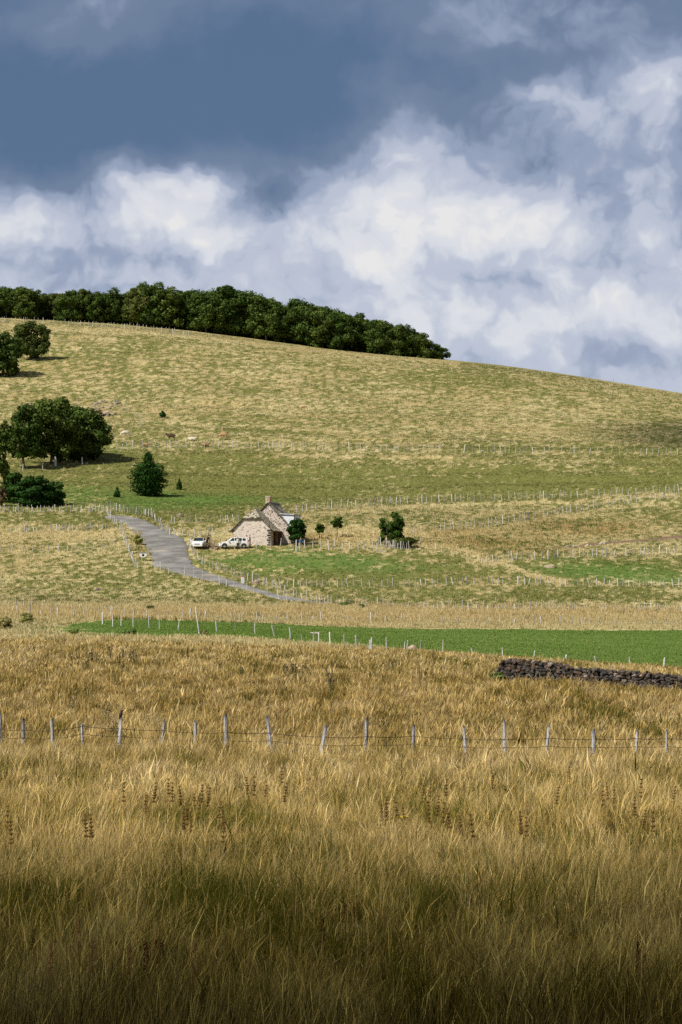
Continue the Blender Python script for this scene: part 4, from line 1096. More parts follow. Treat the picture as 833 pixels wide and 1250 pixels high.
# ------------------------------------------------------------------ cottage
def cottage():
    base = at(308, 665.5); S = base.y/F
    root = empty('stone_cottage', base, R(-18), 'small stone cottage with steep lauze roofs, brick chimney and pale dormer', 'cottage')
    # local: x along the gable, -y towards the viewer side gable, z up;  annexe first
    aw = 2.78; ae = 2.25; ah = 4.15; ad = 3.0; clip = 3.85
    kx = lambda z: aw*(1-(z-ae)/(5.05-ae))
    # annexe walls (with the half-hip clipped gable)
    wall = MB()
    wall.prism([(-aw, -1.2), (aw, -1.2), (aw, ae), (kx(clip), clip), (-kx(clip), clip), (-aw, ae)], 0, .5)
    wall.build('wall', M['render_wall'], root)
    side = MB(); side.box((-aw+.25, ad/2+.25, (ae-1.2)/2), (.5, ad-.5, ae+1.2))
    side.box((aw-.25, .5+.30, (ae-1.2)/2), (.5, .6, ae+1.2)); side.box((aw-.25, ad-.35, (ae-1.2)/2), (.5, .7, ae+1.2)); side.box((aw-.25, 1.75, 2.12), (.5, 1.4, .26))
    side.build('side_wall', M['stone_wall'], root)
    q = MB()
    for i in range(9):
        q.box((aw-.18 if i % 2 else aw-.26, .02, -.7+i*.34), (.42 if i % 2 else .6, .09, .26)); 
    q.build('quoins', M['dark_edge'], root)
    # roofs as curved strips (flared eaves), left and right of each ridge
    def slope(mb, pts, y0, y1, th=.14):
        n = len(pts); vs = []
        for x, z in pts: vs += [(x, y0, z), (x, y1, z), (x, y0, z+th), (x, y1, z+th)]
        fs = []
        for i in range(n-1):
            a, b = 4*i, 4*i+4
            fs += [(a, a+1, b+1, b), (a+2, b+2, b+3, a+3), (a, b, b+2, a+2), (a+1, a+3, b+3, b+1)]
        fs += [(0, 2, 3, 1), (4*(n-1), 4*(n-1)+1, 4*(n-1)+3, 4*(n-1)+2)]
        mb.add(vs, fs)
    rz_ = 5.08
    prof = [(3.45, 1.86), (3.05, 2.08), (2.55, 2.52), (1.9, 3.15), (1.25, 3.80), (.0, rz_)]
    for sgn in (-1, 1):
        b = MB(); slope(b, [(sgn*x, z) for x, z in prof[:5]], -.22, ad)
        slope(b, [(sgn*x, z) for x, z in prof[4:]], 1.0, ad)
        b.add([(sgn*1.25, -.22, 3.94), (sgn*1.25, 1.0, 3.94), (0, 1.0, rz_+.14), ], [(0, 1, 2)] if sgn > 0 else [(0, 2, 1)])
        b.build('roof', M['roof'], root)
    hip = MB(); hip.add([(-1.30, -.26, 3.90), (1.30, -.26, 3.90), (0, 1.02, rz_+.15), (-1.30, -.26, 3.76), (1.30, -.26, 3.76)], [(0, 1, 2), (0, 3, 4, 1)]); hip.build('roof', M['roof'], root)
    tr = MB(); tr.box((0, -.2, 3.70), (2.55, .12, .12)); tr.build('eave_board', M['dark_edge'], root)
    vg = MB()
    for sgn in (-1, 1):
        vg.tube([(sgn*x, -.24, z+.02) for x, z in prof[:5]], .05, 5)
    vg.build('verge', M['dark_edge'], root)
    # main house behind, shifted right
    cx = 1.30; mw = 3.35; me_ = 2.35; mh = 6.05; y0, y1 = ad, ad+4.6
    w2 = MB(); w2.prism([(cx-mw, -1.2), (cx+mw, -1.2), (cx+mw, me_), (cx, mh-.08), (cx-mw, me_)], y0, y0+.5)
    w2.prism([(cx-mw, -1.2), (cx+mw, -1.2), (cx+mw, me_), (cx, mh-.08), (cx-mw, me_)], y1-.5, y1)
    w2.box((cx-mw+.25, (y0+y1)/2, .6), (.5, y1-y0-1, 3.5)); w2.box((cx+mw-.25, (y0+y1)/2, .6), (.5, y1-y0-1, 3.5)); w2.build('wall', M['stone_wall'], root)
    prof2 = [(4.05, 2.05), (3.55, 2.35), (2.9, 2.95), (2.0, 3.98), (1.0, 5.05), (0, mh)]
    for sgn in (-1, 1):
        b = MB(); slope(b, [(cx+sgn*x, z) for x, z in prof2], y0-.16, y1+.15); b.build('roof', M['roof'], root)
    rd = MB(); rd.box((cx, (y0+y1)/2, mh+.16), (.36, y1-y0+.3, .12)); rd.build('ridge_cap', M['zinc'], root)
    v2 = MB()
    for sgn in (-1, 1): v2.tube([(cx+sgn*x, y0-.18, z+.02) for x, z in prof2], .05, 5)
    v2.build('verge', M['dark_edge'], root)
    ch = MB(); ch.box((cx-.05, y0+.30, mh+.25), (.62, .56, 1.1)); c1 = ch.build('chimney', M['brick'], root)
    cc = MB(); cc.box((cx-.05, y0+.30, mh+.86), (.74, .68, .12)); cc.box((cx-.30, y0+.30, mh+.36), (.14, .60, 1.0)); cc.build('cap', M['cap'], c1)
    # dormer on the right slope
    d0, d1 = y0+.45, y0+3.3; xo = cx+3.75; zt = 4.35
    dm = MB(); dm.prism([(cx+1.6, 4.35), (xo, 4.35), (xo, 2.42), (cx+3.3, 2.6)], d0, d1); dmo = dm.build('dormer', M['zinc_face'], root)
    dr = MB(); dr.box((cx+2.65, (d0+d1)/2, zt+.10), (2.3, d1-d0+.36, .16), (0, R(4), 0)); dr.build('roof', M['zinc'], dmo)
    de = MB(); de.box((xo+.03, d0-.03, (zt+2.5)/2), (.10, .10, zt-2.5)); de.box((cx+2.7, d0-.03, zt-.02), (1.8, .08, .09)); de.build('frame', M['dark_edge'], dmo)
    dw = MB(); dw.box((xo+.01, (d0+d1)/2, 3.45), (.04, 1.3, .9)); dw.build('window', M['glass'], dmo)
    # doorway in the annexe's right side, dark recess and red-brown door
    rec = MB(); rec.box((aw-.42, 1.75, .4), (.1, 1.4, 3.2)); rec.build('recess', M['hole'], root)
    dd = MB(); dd.box((aw-.05, 2.15, .45), (.10, .75, 3.0)); dob = dd.build('door', M['door'], root)
    hd = MB(); hd.tube([(aw+.02, 1.9, 1.0), (aw+.09, 1.9, 1.0), (aw+.09, 1.98, 1.0)], .02, 6); hd.build('handle', M['black_plastic'], dob)
    d2 = MB(); d2.box((cx+1.78, y0-.04, .35), (.62, .10, 3.0)); d2.build('door', M['door'], root)
cottage()

# ------------------------------------------------------------------ cars
def car(label, p, rz, L, Wd, Hh, prof):
    """loft: stations (x, belt, top, halfwidth, roof halfwidth); front at +x"""
    root = empty('parked_car', p, rz, label, 'car', 'cars parked by the cottage')
    hw = Wd/2
    st = prof
    vs, fs = [], []; ring = 10
    for x, belt, top, w, wr in st:
        half = [(w*.86, .20), (w, .36), (w*1.0, belt*.72+.1), (w*.965, belt), (wr, top)]
        vs += [(x, a*hw, z) for a, z in half] + [(x, -a*hw, z) for a, z in half[::-1]]
    for i in range(len(st)-1):
        for k in range(ring):
            k2 = (k+1) % ring; fs.append((i*ring+k, i*ring+k2, (i+1)*ring+k2, (i+1)*ring+k))
    fs.append(tuple(range(ring))[::-1]); fs.append(tuple((len(st)-1)*ring+k for k in range(ring)))
    b = MB(); b.add(vs, fs); o = b.build('body', M['white_paint'], root, True)
    o.data.set_sharp_from_angle(angle=R(38))
    mod = o.modifiers.new('bevel', 'BEVEL'); mod.width = .03; mod.segments = 2; mod.limit_method = 'ANGLE'
    return root
def P3(st, hw, x, f, side, out=.012):
    """point on the glass side between belt (f=0) and roof (f=1)"""
    xs = [s[0] for s in st]
    order = np.argsort(xs); xs_ = np.array(xs)[order]
    belt = np.interp(x, xs_, np.array([s[1] for s in st])[order]); top = np.interp(x, xs_, np.array([s[2] for s in st])[order])
    w = np.interp(x, xs_, np.array([s[3] for s in st])[order]); wr = np.interp(x, xs_, np.array([s[4] for s in st])[order])
    return (x, side*((w*.965+(wr-w*.965)*f)*hw+out), belt+(top-belt)*f+.004)
def wheel(root, x, y, r=.31):
    s = 1 if y > 0 else -1
    t = MB(); n = 20
    prof = [(.16, r*.62), (.19, r*.9), (.17, r), (.03, r), (.01, r*.9), (.02, r*.62)]
    vs = [(x+rr*math.cos(2*math.pi*k/n), y+s*(d-.16), r+rr*math.sin(2*math.pi*k/n)) for d, rr in prof for k in range(n)]
    fs = [(i*n+k, i*n+(k+1) % n, (i+1)*n+(k+1) % n, (i+1)*n+k) for i in range(len(prof)-1) for k in range(n)]
    t.add(vs, fs); w = t.build('wheel', M['tyre'], root, True)
    m = MB(); m.add([(x+r*.63*math.cos(2*math.pi*k/n), y+s*.005, r+r*.63*math.sin(2*math.pi*k/n)) for k in range(n)]+[(x, y+s*.03, r)], [(k, (k+1) % n, n) for k in range(n)])
    for k in range(5):
        a = 2*math.pi*k/5; m.box((x+r*.34*math.cos(a), y+s*.03, r+r*.34*math.sin(a)), (r*.5, .02, .05), (0, -a, 0))
    m.build('rim', M['rim'], w)
def quadpart(root, name, mat, pts):
    b = MB(); b.add(pts, [tuple(range(len(pts)))]); return b.build(name, mat, root)
def hatch(label, p, rz, L=4.0, Wd=1.74, Hh=1.45):
    x0, x1 = -L/2, L/2; hw = Wd/2
    st = [(x1, .62, .64, .78, .60), (x1-.12, .72, .74, .92, .74), (x1-.55, .86, .88, .99, .80), (x1-1.02, .93, .95, 1.0, .80), (x1-1.10, .94, .98, 1.0, .84), (x1-1.70, .96, Hh-.06, 1.0, .73), (x1-2.3, .97, Hh, 1.0, .71),
          (x0+.75, .99, Hh-.03, 1.0, .71), (x0+.28, 1.0, Hh-.14, .98, .70), (x0+.10, .98, 1.05, .96, .80), (x0, .80, .82, .92, .78)]
    root = car(label, p, rz, L, Wd, Hh, st)
    for s in (-1, 1):
        for xa, xb, na in ((x1-1.45, x1-2.12, 'door_window'), (x1-2.2, x0+.95, 'door_window'), (x0+.85, x0+.42, 'quarter_window')):
            A = P3(st, hw, xa, .10, s); B = P3(st, hw, xb, .10, s); C = P3(st, hw, xb, .86, s)
            xm = xa-.42 if na == 'door_window' and xa == x1-1.45 else xa
            Dq = P3(st, hw, xm, .86, s); quadpart(root, na, M['glass'], [A, B, C, Dq] if s > 0 else [A, Dq, C, B])
        wheel(root, x1-.78, s*(hw-.03)); wheel(root, x0+.68, s*(hw-.03))
        b = MB(); b.prism([(x1-.12, .60), (x1-.10, .74), (x1-.42, .84), (x1-.48, .70)], s*hw*.60, s*hw*.955) ; b.build('headlight', M['lamp'], root)
        b = MB(); b.box((x0+.10, s*hw*.86, .93), (.14, .16, .36)); b.build('tail_light', M['red_lamp'], root)
        b = MB(); b.box((x1-1.32, s*(hw+.10), 1.02), (.12, .20, .15)); b.build('mirror', M['white_paint'], root)
        b = MB(); b.box((x1-2.05, s*(hw+.008), .86), (.18, .03, .03)); b.box((x0+1.1, s*(hw+.008), .88), (.18, .03, .03)); b.build('door_handle', M['black_plastic'], root)
        for xc in (x1-.78, x0+.68):
            b = MB(); n = 14
            pts = [(.40*math.cos(math.pi*k/n), .31+.40*math.sin(math.pi*k/n)) for k in range(n+1)]
            b.prism([(xc+a, z) for a, z in pts], s*(hw-.20), s*(hw+.004)); b.build('wheel_arch', M['black_plastic'], root)
    ws = [(x1-1.13, .78*hw, 1.00), (x1-1.13, -.78*hw, 1.00), (x1-1.68, -.68*hw, Hh-.075), (x1-1.68, .68*hw, Hh-.075)]
    nrm = Vector((.5, 0, .8)).normalized()*.03; quadpart(root, 'windscreen', M['glass'], [tuple(Vector(q)+nrm) for q in ws])
    rw = [(x0+.13, -.66*hw, 1.08), (x0+.13, .66*hw, 1.08), (x0+.27, .60*hw, Hh-.17), (x0+.27, -.60*hw, Hh-.17)]
    quadpart(root, 'rear_window', M['glass'], [tuple(Vector(q)+Vector((-.03, 0, .02))) for q in rw])
    b = MB(); b.box((x1-.02, 0, .36), (.14, Wd*.80, .20)); b.build('bumper', M['white_paint'], root)
    b = MB(); b.box((x1+.03, 0, .55), (.06, Wd*.42, .09)); b.build('grille', M['black_plastic'], root)
    b = MB(); b.box((x1+.055, 0, .38), (.02, .50, .11)); b.build('number_plate', M['plate'], root)
    return root
pc = at(243.0, 669.5); hatch('white car facing the camera at the edge of the lane', pc, R(-95), 3.9, 1.76, 1.52)
pc2 = at(285, 669.5); hatch('white hatchback seen side on in front of the cottage wall', pc2, R(188), 4.15, 1.72, 1.52)

# ------------------------------------------------------------------ wooden gate
def gate():
    A = at(250, 663.5); B = at(262.5, 671); org = A
    d = B-A; d.z = 0; L = d.length; u = d.normalized(); root = empty('wooden_gate', org, 0, 'brown plank gate standing open between the two white cars', 'gate')
    g = lambda s: A+(B-A)*s - org
    for s in (0., .5, 1.): 
        p = g(s); b = MB(); b.box((p.x, p.y, p.z+.55), (.12, .12, 1.5)); b.build('post', M['gate_wood'], root)
    for k in range(5):
        z = .22+.22*k; a, b_ = g(0), g(1); m = MB(); m.tube([a+Vector((0, 0, z)), b_+Vector((0, 0, z))], .075, 4); m.build('rail', M['gate_wood'], root)
    m = MB(); m.tube([g(0)+Vector((0, -.06, .2)), g(.5)+Vector((0, -.06, 1.1)), g(1)+Vector((0, -.06, .2))], .05, 4); m.build('brace', M['gate_wood'], root)
gate()

# ------------------------------------------------------------------ people
def person(label, p, rz, top, legs, hair, lean=0., arms=(.25, .2), step=.08, h=1.72, coat=False):
    V, E, Rd = [], [], []
    def v(x, y, z, r, par=None):
        # lean forward (towards -y) about the hips
        if z > .9:
            dz = z-.9; y2 = y-math.sin(lean)*dz; z = .9+math.cos(lean)*dz; y = y2
        V.append((x, y, z)); Rd.append(r); i = len(V)-1
        if par is not None: E.append((par, i))
        return i
    pel = v(0, 0, .95, (.15, .11)); wa = v(0, 0, 1.10, (.135, .10), pel); che = v(0, 0, 1.30, (.17, .115), wa); nk0 = v(0, 0, 1.43, (.085, .07), che); nk = v(0, -.01, 1.50, .05, nk0)
    hd = v(0, -.02, 1.60, (.075, .09), nk); ht = v(0, -.01, 1.69, (.065, .08), hd); v(0, -.115, 1.59, .014, hd)
    for s in (-1, 1):
        hp = v(.09*s, 0, .88, (.09, .095), pel); kn = v(.10*s, -.02-step*s*.5, .48, (.06, .065), hp); an = v(.10*s, .02-step*s, .09, (.042, .045), kn); v(.115*s, -.13-step*s, .035, (.04, .03), an)
        sh = v(.19*s, 0, 1.40, .058, che); el = v(.25*s, .03-arms[0]*.3, 1.13, .043, sh); wr = v(.25*s, -.04-arms[0], .90+arms[1]*.4, .029, el)
        pm = v(.25*s, -.07-arms[0], .83+arms[1]*.4, (.036, .018), wr)
        for k, (ox, l) in enumerate(((-.03, .065), (-.01, .075), (.01, .07), (.03, .055))):
            m = v(.25*s+ox*.7, -.085-arms[0], .83+arms[1]*.4-l*.6, .0085, pm); v(.25*s+ox*.8, -.085-arms[0]+.012, .83+arms[1]*.4-l*1.2, .007, m)
        t = v(.25*s-.035*s, -.10-arms[0], .82+arms[1]*.4, .010, wr); v(.25*s-.045*s, -.12-arms[0], .785+arms[1]*.4, .008, t)
    hand = .86+arms[1]*.4
    def mf(c):
        if c.z < .09: return 3
        if abs(c.x) > .19 and c.z < hand+.03 and c.z > .5: return 0
        if c.z < .90: return 2
        if c.z < .9+math.cos(lean)*.56: return 1
        return 0
    me = skin('person', V, E, Rd, [M['skin'], M[top], M[legs], M['shoe']], 1, mf)
    o = meshobj('person', me); o.location = p; o.rotation_euler = (0, 0, rz); o.scale = (h/1.76,)*3
    tag(o, label, 'person')
    hb = MB(); import itertools
    hc = Vector(V[ht]); n = 10
    vs, fs = [], []
    for i in range(6):
        th = i/5*math.pi*.62
        for k in range(n):
            a = 2*math.pi*k/n; back = .5+.5*math.sin(a); t2 = th*(.62+.45*back)
            vs.append((hc.x+.086*math.sin(t2)*math.cos(a), hc.y+.012+.102*math.sin(t2)*math.sin(a), hc.z-.02+.105*math.cos(t2)))
    for i in range(5):
        for k in range(n): fs.append((i*n+k, i*n+(k+1) % n, (i+1)*n+(k+1) % n, (i+1)*n+k))
    hb.add(vs, fs); hb.build('hair', M[hair], o, True)
    return o
person('person in dark clothes leaning at the open wooden gate', at(253.0, 667.5), R(60), 'navy', 'dark_cloth', 'hair_dark', .45, (.28, .35), .14)
pp = at(290.5, 670.5); person('person in white shirt and dark trousers standing before the white hatchback', pp, R(20), 'white_cloth', 'dark_cloth', 'hair_dark', .05, (.1, .1), .1)
person('person in white top with dark hair at the rear of the hatchback', at(301.0, 668.2), R(95), 'white_cloth', 'beige_cloth', 'hair_dark', .05, (.2, .3), .1)
person('person in dark brown jacket near the cottage wall', at(305.5, 667.6), R(-80), 'brown_cloth', 'jeans', 'hair_brown', .03, (.15, .1), .1, 1.68)
person('person in blue top by the round tree at the yard fence', at(367, 670.5), R(30), 'blue_cloth', 'beige_cloth', 'hair_brown', .12, (.25, .4), .1, 1.68)

# ------------------------------------------------------------------ cattle
def cow(label, p, rz, hide, pose='graze', sc=1.0):
    V, E, Rd = [], [], []
    def v(x, y, z, r, par=None):
        V.append((x, y, z)); Rd.append(r); i = len(V)-1
        if par is not None: E.append((par, i))
        return i
    z0 = 0 if pose != 'lie' else -.62
    mid = v(0, 0, 1.0+z0, (.36, .40)); sh = v(.55, 0, 1.04+z0, (.30, .37), mid); rp = v(-.55, 0, 1.06+z0, (.31, .34), mid); tl = v(-.88, 0, 1.14+z0, (.16, .18), rp)
    if pose == 'graze': nk = v(.95, 0, .92, (.17, .24), sh); po = v(1.20, 0, .62, (.12, .15), nk); mz = v(1.36, 0, .22, (.085, .09), po)
    elif pose == 'lie': nk = v(.92, 0, 1.15+z0, (.17, .22), sh); po = v(1.16, .03, 1.38+z0, (.12, .14), nk); mz = v(1.52, .06, 1.20+z0, (.085, .09), po)
    else: nk = v(.92, 0, 1.18, (.17, .23), sh); po = v(1.18, .04, 1.42, (.12, .14), nk); mz = v(1.55, .08, 1.26, (.085, .09), po)
    for s in (-1, 1):
        e = v(V[po][0]-.05, V[po][1]+.24*s, V[po][2]+.04, .03, po)
        if pose == 'lie':
            k = v(.66, .26*s, .30, (.11, .12), sh); f = v(.92, .22*s, .10, .06, k); v(.66, .20*s, .06, .05, f)
            k = v(-.50, .34*s, .30, (.17, .18), rp); f = v(-.10, .40*s, .12, .07, k); v(-.45, .42*s, .06, .05, f)
        else:
            k = v(.56, .16*s, .72, (.11, .13), sh); f = v(.55, .16*s, .38, .062, k); g = v(.56, .16*s, .10, .042, f); v(.60, .16*s, .03, .055, g)
            k = v(-.60, .17*s, .74, (.13, .18), rp); f = v(-.74, .17*s, .46, .07, k); g = v(-.70, .17*s, .11, .045, f); v(-.66, .17*s, .03, .055, g)
    ta = v(-.98, 0, 1.02+z0, .035, tl); v(-1.0, 0, .55+max(z0, -.4), .03, ta)
    me = skin('cow', V, E, Rd, [M[hide], M['muzzle']], 1, lambda c: 1 if (Vector(c)-Vector(V[mz])).length < .12 else 0)
    o = meshobj('cow', me); o.location = p + Vector((0, 0, .10)); o.rotation_euler = (0, 0, rz); o.scale = (sc*.84, sc*.88, sc*.95)
    tag(o, label, 'cow', 'cattle grazing on the hillside')
    for s in (-1, 1):
        b = MB(); q = Vector(V[po]); b.tube([q+Vector((0, .1*s, .08)), q+Vector((.02, .26*s, .16)), q+Vector((.05, .32*s, .32))], [.03, .022, .008], 6); b.build('horn', M['horn'], o)
    return o
cow('white cow grazing right of the big tree clump', at(153.5, 534), R(200), 'cow_white', 'graze')
cow('dark brown cow standing on the slope above the hill fence', at(209.5, 538), R(178), 'cow_dark', 'stand')
cow('white cow lying down on the slope above the hill fence', at(234.5, 538.5), R(8), 'cow_white', 'lie')
cow('tan cow standing side on above the hill fence', at(273, 537), R(165), 'cow_tan', 'graze', 1.1)
cow('cream cow standing tail on behind the tan cow', at(272.5, 528.5), R(80), 'cow_cream', 'stand', .85)
cow('tan cow lying behind the first posts of the hill fence', at(178, 545), R(190), 'cow_tan', 'lie', .9)
cow('tan cow lying close behind the hill fence posts', at(250.5, 545.5), R(20), 'cow_tan', 'lie', .95)
cow('lone cream cow grazing high on the open slope', at(370, 501.5), R(10), 'cow_cream', 'graze', 1.0)

# ------------------------------------------------------------------ meadow plants
def standing(px, ytop, h):
    """ground point whose plant of height h shows its top at (px, ytop)"""
    y = ytop+20
    for _ in range(6):
        p = at(px, y); y = ytop+h*F/p.y
    return at(px, y)
def gentian_mesh(seed, heads=6, leaves=False):
    r = random.Random(seed); st = MB(); bx, by = r.uniform(-.06, .06), r.uniform(-.04, .04)
    P = lambda z: (bx*z*z, by*z*z, z)
    st.tube([P(z) for z in (-.05, .3, .6, .85, 1.0)], [.009, .008, .007, .006, .004], 5)
    hd = MB(); hd.tube([P(z) for z in (.60, .8, 1.0)], [.0085, .008, .006], 5)
    for k in range(heads):
        z = .60+.40*(k/(heads-1))+r.uniform(-.015, .015); c = Vector(P(z)); R0 = .050*(1.2-.55*k/heads)
        for j in range(9):
            a = j*2*math.pi/9+r.uniform(-.3, .3); d = Vector((math.cos(a), math.sin(a), r.uniform(.3, .9))).normalized(); L = R0*r.uniform(.8, 1.25)
            hd.tube([c, c+d*L*.55, c+d*L], [.004, .016, .004], 4)
        for j in range(2):
            a = r.uniform(0, 6.28); d = Vector((math.cos(a), math.sin(a), -.2)); hd.poly([c, c+d*.03+Vector((-d.y, d.x, 0))*.012, c+d*.075, c+d*.03-Vector((-d.y, d.x, 0))*.012])
    return st.mesh('stem', M['stalk']), hd.mesh('seed_whorls', M['seed'])
GENT = [gentian_mesh(s, 5+s % 3) for s in range(6)]
GPOS = [(150,957),(175,971),(186,957),(206,952),(210,957),(223,962),(237,970),(247,959),(252,963),(244,978),(229,983),(225,989),(235,991),(263,979),(275,991),(269,1005),(107,996),(113,996),(8,985),(15,1004),(304,950),(310,950),(323,955),(344,958),(343,938),
        (526,980),(535,973),(540,981),(555,989),(566,997),(582,995),(544,951),(603,944),(523,953),(514,960),(638,993),(643,999),(677,961),(695,937),(736,961),(744,957),(749,962),(783,952),(773,974),(785,990),(796,992),(820,962)]
for i, (x, y) in enumerate(GPOS):
    r = random.Random(900+i); h = r.uniform(.82, 1.0); p = standing(x, y, h); st, hd = GENT[i % 6]
    root = empty('gentian_stalk', p, r.uniform(0, 6.28), 'dry brown gentian stalk with seed whorls in the foreground grass', 'dry plant', 'dry gentian stalks in the meadow'); root.scale = (.92, .92, h)
    root.rotation_euler = (R(r.gauss(0, 3)), R(r.gauss(0, 3)), r.uniform(0, 6.28))
    meshobj('stem', st, root); meshobj('seed_whorls', hd, root)
def yellow_gentian():
    p = standing(480, 974, .95); root = empty('gentian_clump', p, 0, 'gentian clump of brown stalks with yellow basal leaves', 'dry plant')
    r = random.Random(3)
    for i, (dx, h) in enumerate(((-.22, 1.0), (-.14, 1.2), (-.09, 1.02), (.08, 1.05), (.22, 1.0))):
        for me, nm in zip(GENT[i], ('stem', 'seed_whorls')):
            o = meshobj(nm, me, root); o.location = (dx, r.uniform(-.1, .1), 0); o.scale = (.9, .9, h*.8); o.rotation_euler = (0, 0, r.uniform(0, 6))
    for k in range(16):
        b = MB(); a = r.uniform(0, 6.28); L = r.uniform(.12, .24); d = Vector((math.cos(a), math.sin(a), 0)); n = Vector((-d.y, d.x, 0)); c = Vector((r.choice((-.2, -.1, .08, .2)), r.uniform(-.1, .05), r.uniform(.28, .52)))
        b.add([c, c+d*L*.4+n*.045+Vector((0, 0, .07)), c+d*L+Vector((0, 0, .06)), c+d*L*.4-n*.045+Vector((0, 0, .07))], [(0, 1, 2), (0, 2, 3)]); b.build('leaf', M['yellow_leaf'], root)
yellow_gentian()
def thistle_mesh(seed):
    r = random.Random(seed); st = MB(); hd = MB(); lf = MB()
    for k in range(r.randint(5, 8)):
        a = r.uniform(0, 6.28); sp = r.uniform(.05, .26); z = r.uniform(.68, 1.0); q = (sp*math.cos(a), sp*math.sin(a), z)
        st.tube([(0, 0, -.05), (.02*math.cos(a), .02*math.sin(a), .35), (q[0]*.7, q[1]*.7, z*.8), q], [.012, .010, .007, .005], 5)
        hd.tube([Vector(q)+Vector((0, 0, t)) for t in (-.012, .012, .04, .06)], [.010, .034, .028, .012], 7)
        for j in range(5):
            t = r.uniform(.35, .95); c = Vector((q[0]*t*.8, q[1]*t*.8, z*t)); d = Vector((r.gauss(0, 1), r.gauss(0, 1), .3)).normalized(); L = r.uniform(.07, .14)
            lf.add([c, c+d*L*.5+Vector((0, 0, .02)), c+d*L, c+d*L*.5-Vector((0, 0, .022))], [(0, 1, 2, 3)])
    return st.mesh('stem', M['thistle']), hd.mesh('flower_heads', M['thistle_head']), lf.mesh('leaves', M['thistle'])
TH = [thistle_mesh(s) for s in range(5)]
TPOS = [(42,787,.6),(60,796,.5),(88,795,.7),(95,794,.6),(107,795,.75),(113,794,.8),(119,796,.7),(103,805,.8),(107,808,.5),(135,790,.9),(145,800,.6),(151,792,.6),(160,791,1.0),(164,793,1.0),(223,793,.6),(229,789,.5),(268,809,.6),(295,811,.7),(349,811,.8),(356,811,1.0),(362,811,1.0),(370,810,.8),(377,812,.7),(404,818,.9),(404,828,.9),(452,820,.5),(530,800,.6),(520,812,.6),(88,851,.7),(480,806,.6),(130,862,.8),(143,881,.6),(137,883,.7),(466,877,.6),(470,880,.5)]
for i, (x, y, s) in enumerate(TPOS):
    r = random.Random(700+i); h = .62*s+.35; p = standing(x, y, h); root = empty('thistle', p, r.uniform(0, 6.28), 'dark dried thistle head among the golden grass of the middle meadow', 'thistle', 'dark thistles in the golden meadow'); root.scale = (s*1.2, s*1.2, h)
    for me, nm in zip(TH[i % 5], ('stem', 'flower_heads', 'leaves')): meshobj(nm, me, root)
def dock_mesh(seed):
    r = random.Random(seed); b = MB(); s = MB()
    s.tube([(0, 0, -.05), (.01, 0, .5), (.02, .01, 1.0)], [.008, .007, .004], 5)
    for k in range(70):
        z = r.uniform(.50, 1.0); a = r.uniform(0, 6.28); L = .05*(1.3-z); c = Vector((.02*z+L*math.cos(a), L*math.sin(a), z)); d = .012
        b.add([c+Vector((d, 0, 0)), c+Vector((0, d, d)), c+Vector((-d, 0, 0)), c+Vector((0, -d, -d))], [(0, 1, 2, 3)])
    return s.mesh('stem', M['dock']), b.mesh('seed_head', M['dock'])
DK = [dock_mesh(s) for s in range(3)]
for i, (x, y) in enumerate([(8,1118),(42,1142),(60,1152),(95,1122),(112,1148),(188,1146),(180,1150),(199,1148),(238,1150),(157,1155),(395,1120),(781,1150),(786,1165),(360,1088)]):
    r = random.Random(50+i); h = r.uniform(.62, .8); p = standing(x, y, h); root = empty('dock_stalk', p, r.uniform(0, 6.28), 'rusty brown dock stalk in the dark foreground grass', 'dry plant', 'dock stalks in the dark foreground'); root.scale = (.85, .85, h)
    for me, nm in zip(DK[i % 3], ('stem', 'seed_head')): meshobj(nm, me, root)

# ------------------------------------------------------------------ sun, added shade blockers, sky
SUN = Vector((-.54, -.45, .71)).normalized()
elev = math.asin(SUN.z); azim = math.atan2(SUN.x, SUN.y)
sd = bpy.data.lights.new('sun', 'SUN'); sd.energy = 5.0; sd.angle = R(.5); sd.color = (1.0, .94, .84)
so = bpy.data.objects.new('sun', sd); link(so); so.rotation_euler = SUN.to_track_quat('Z', 'Y').to_euler(); so.location = (-60, -40, 80)

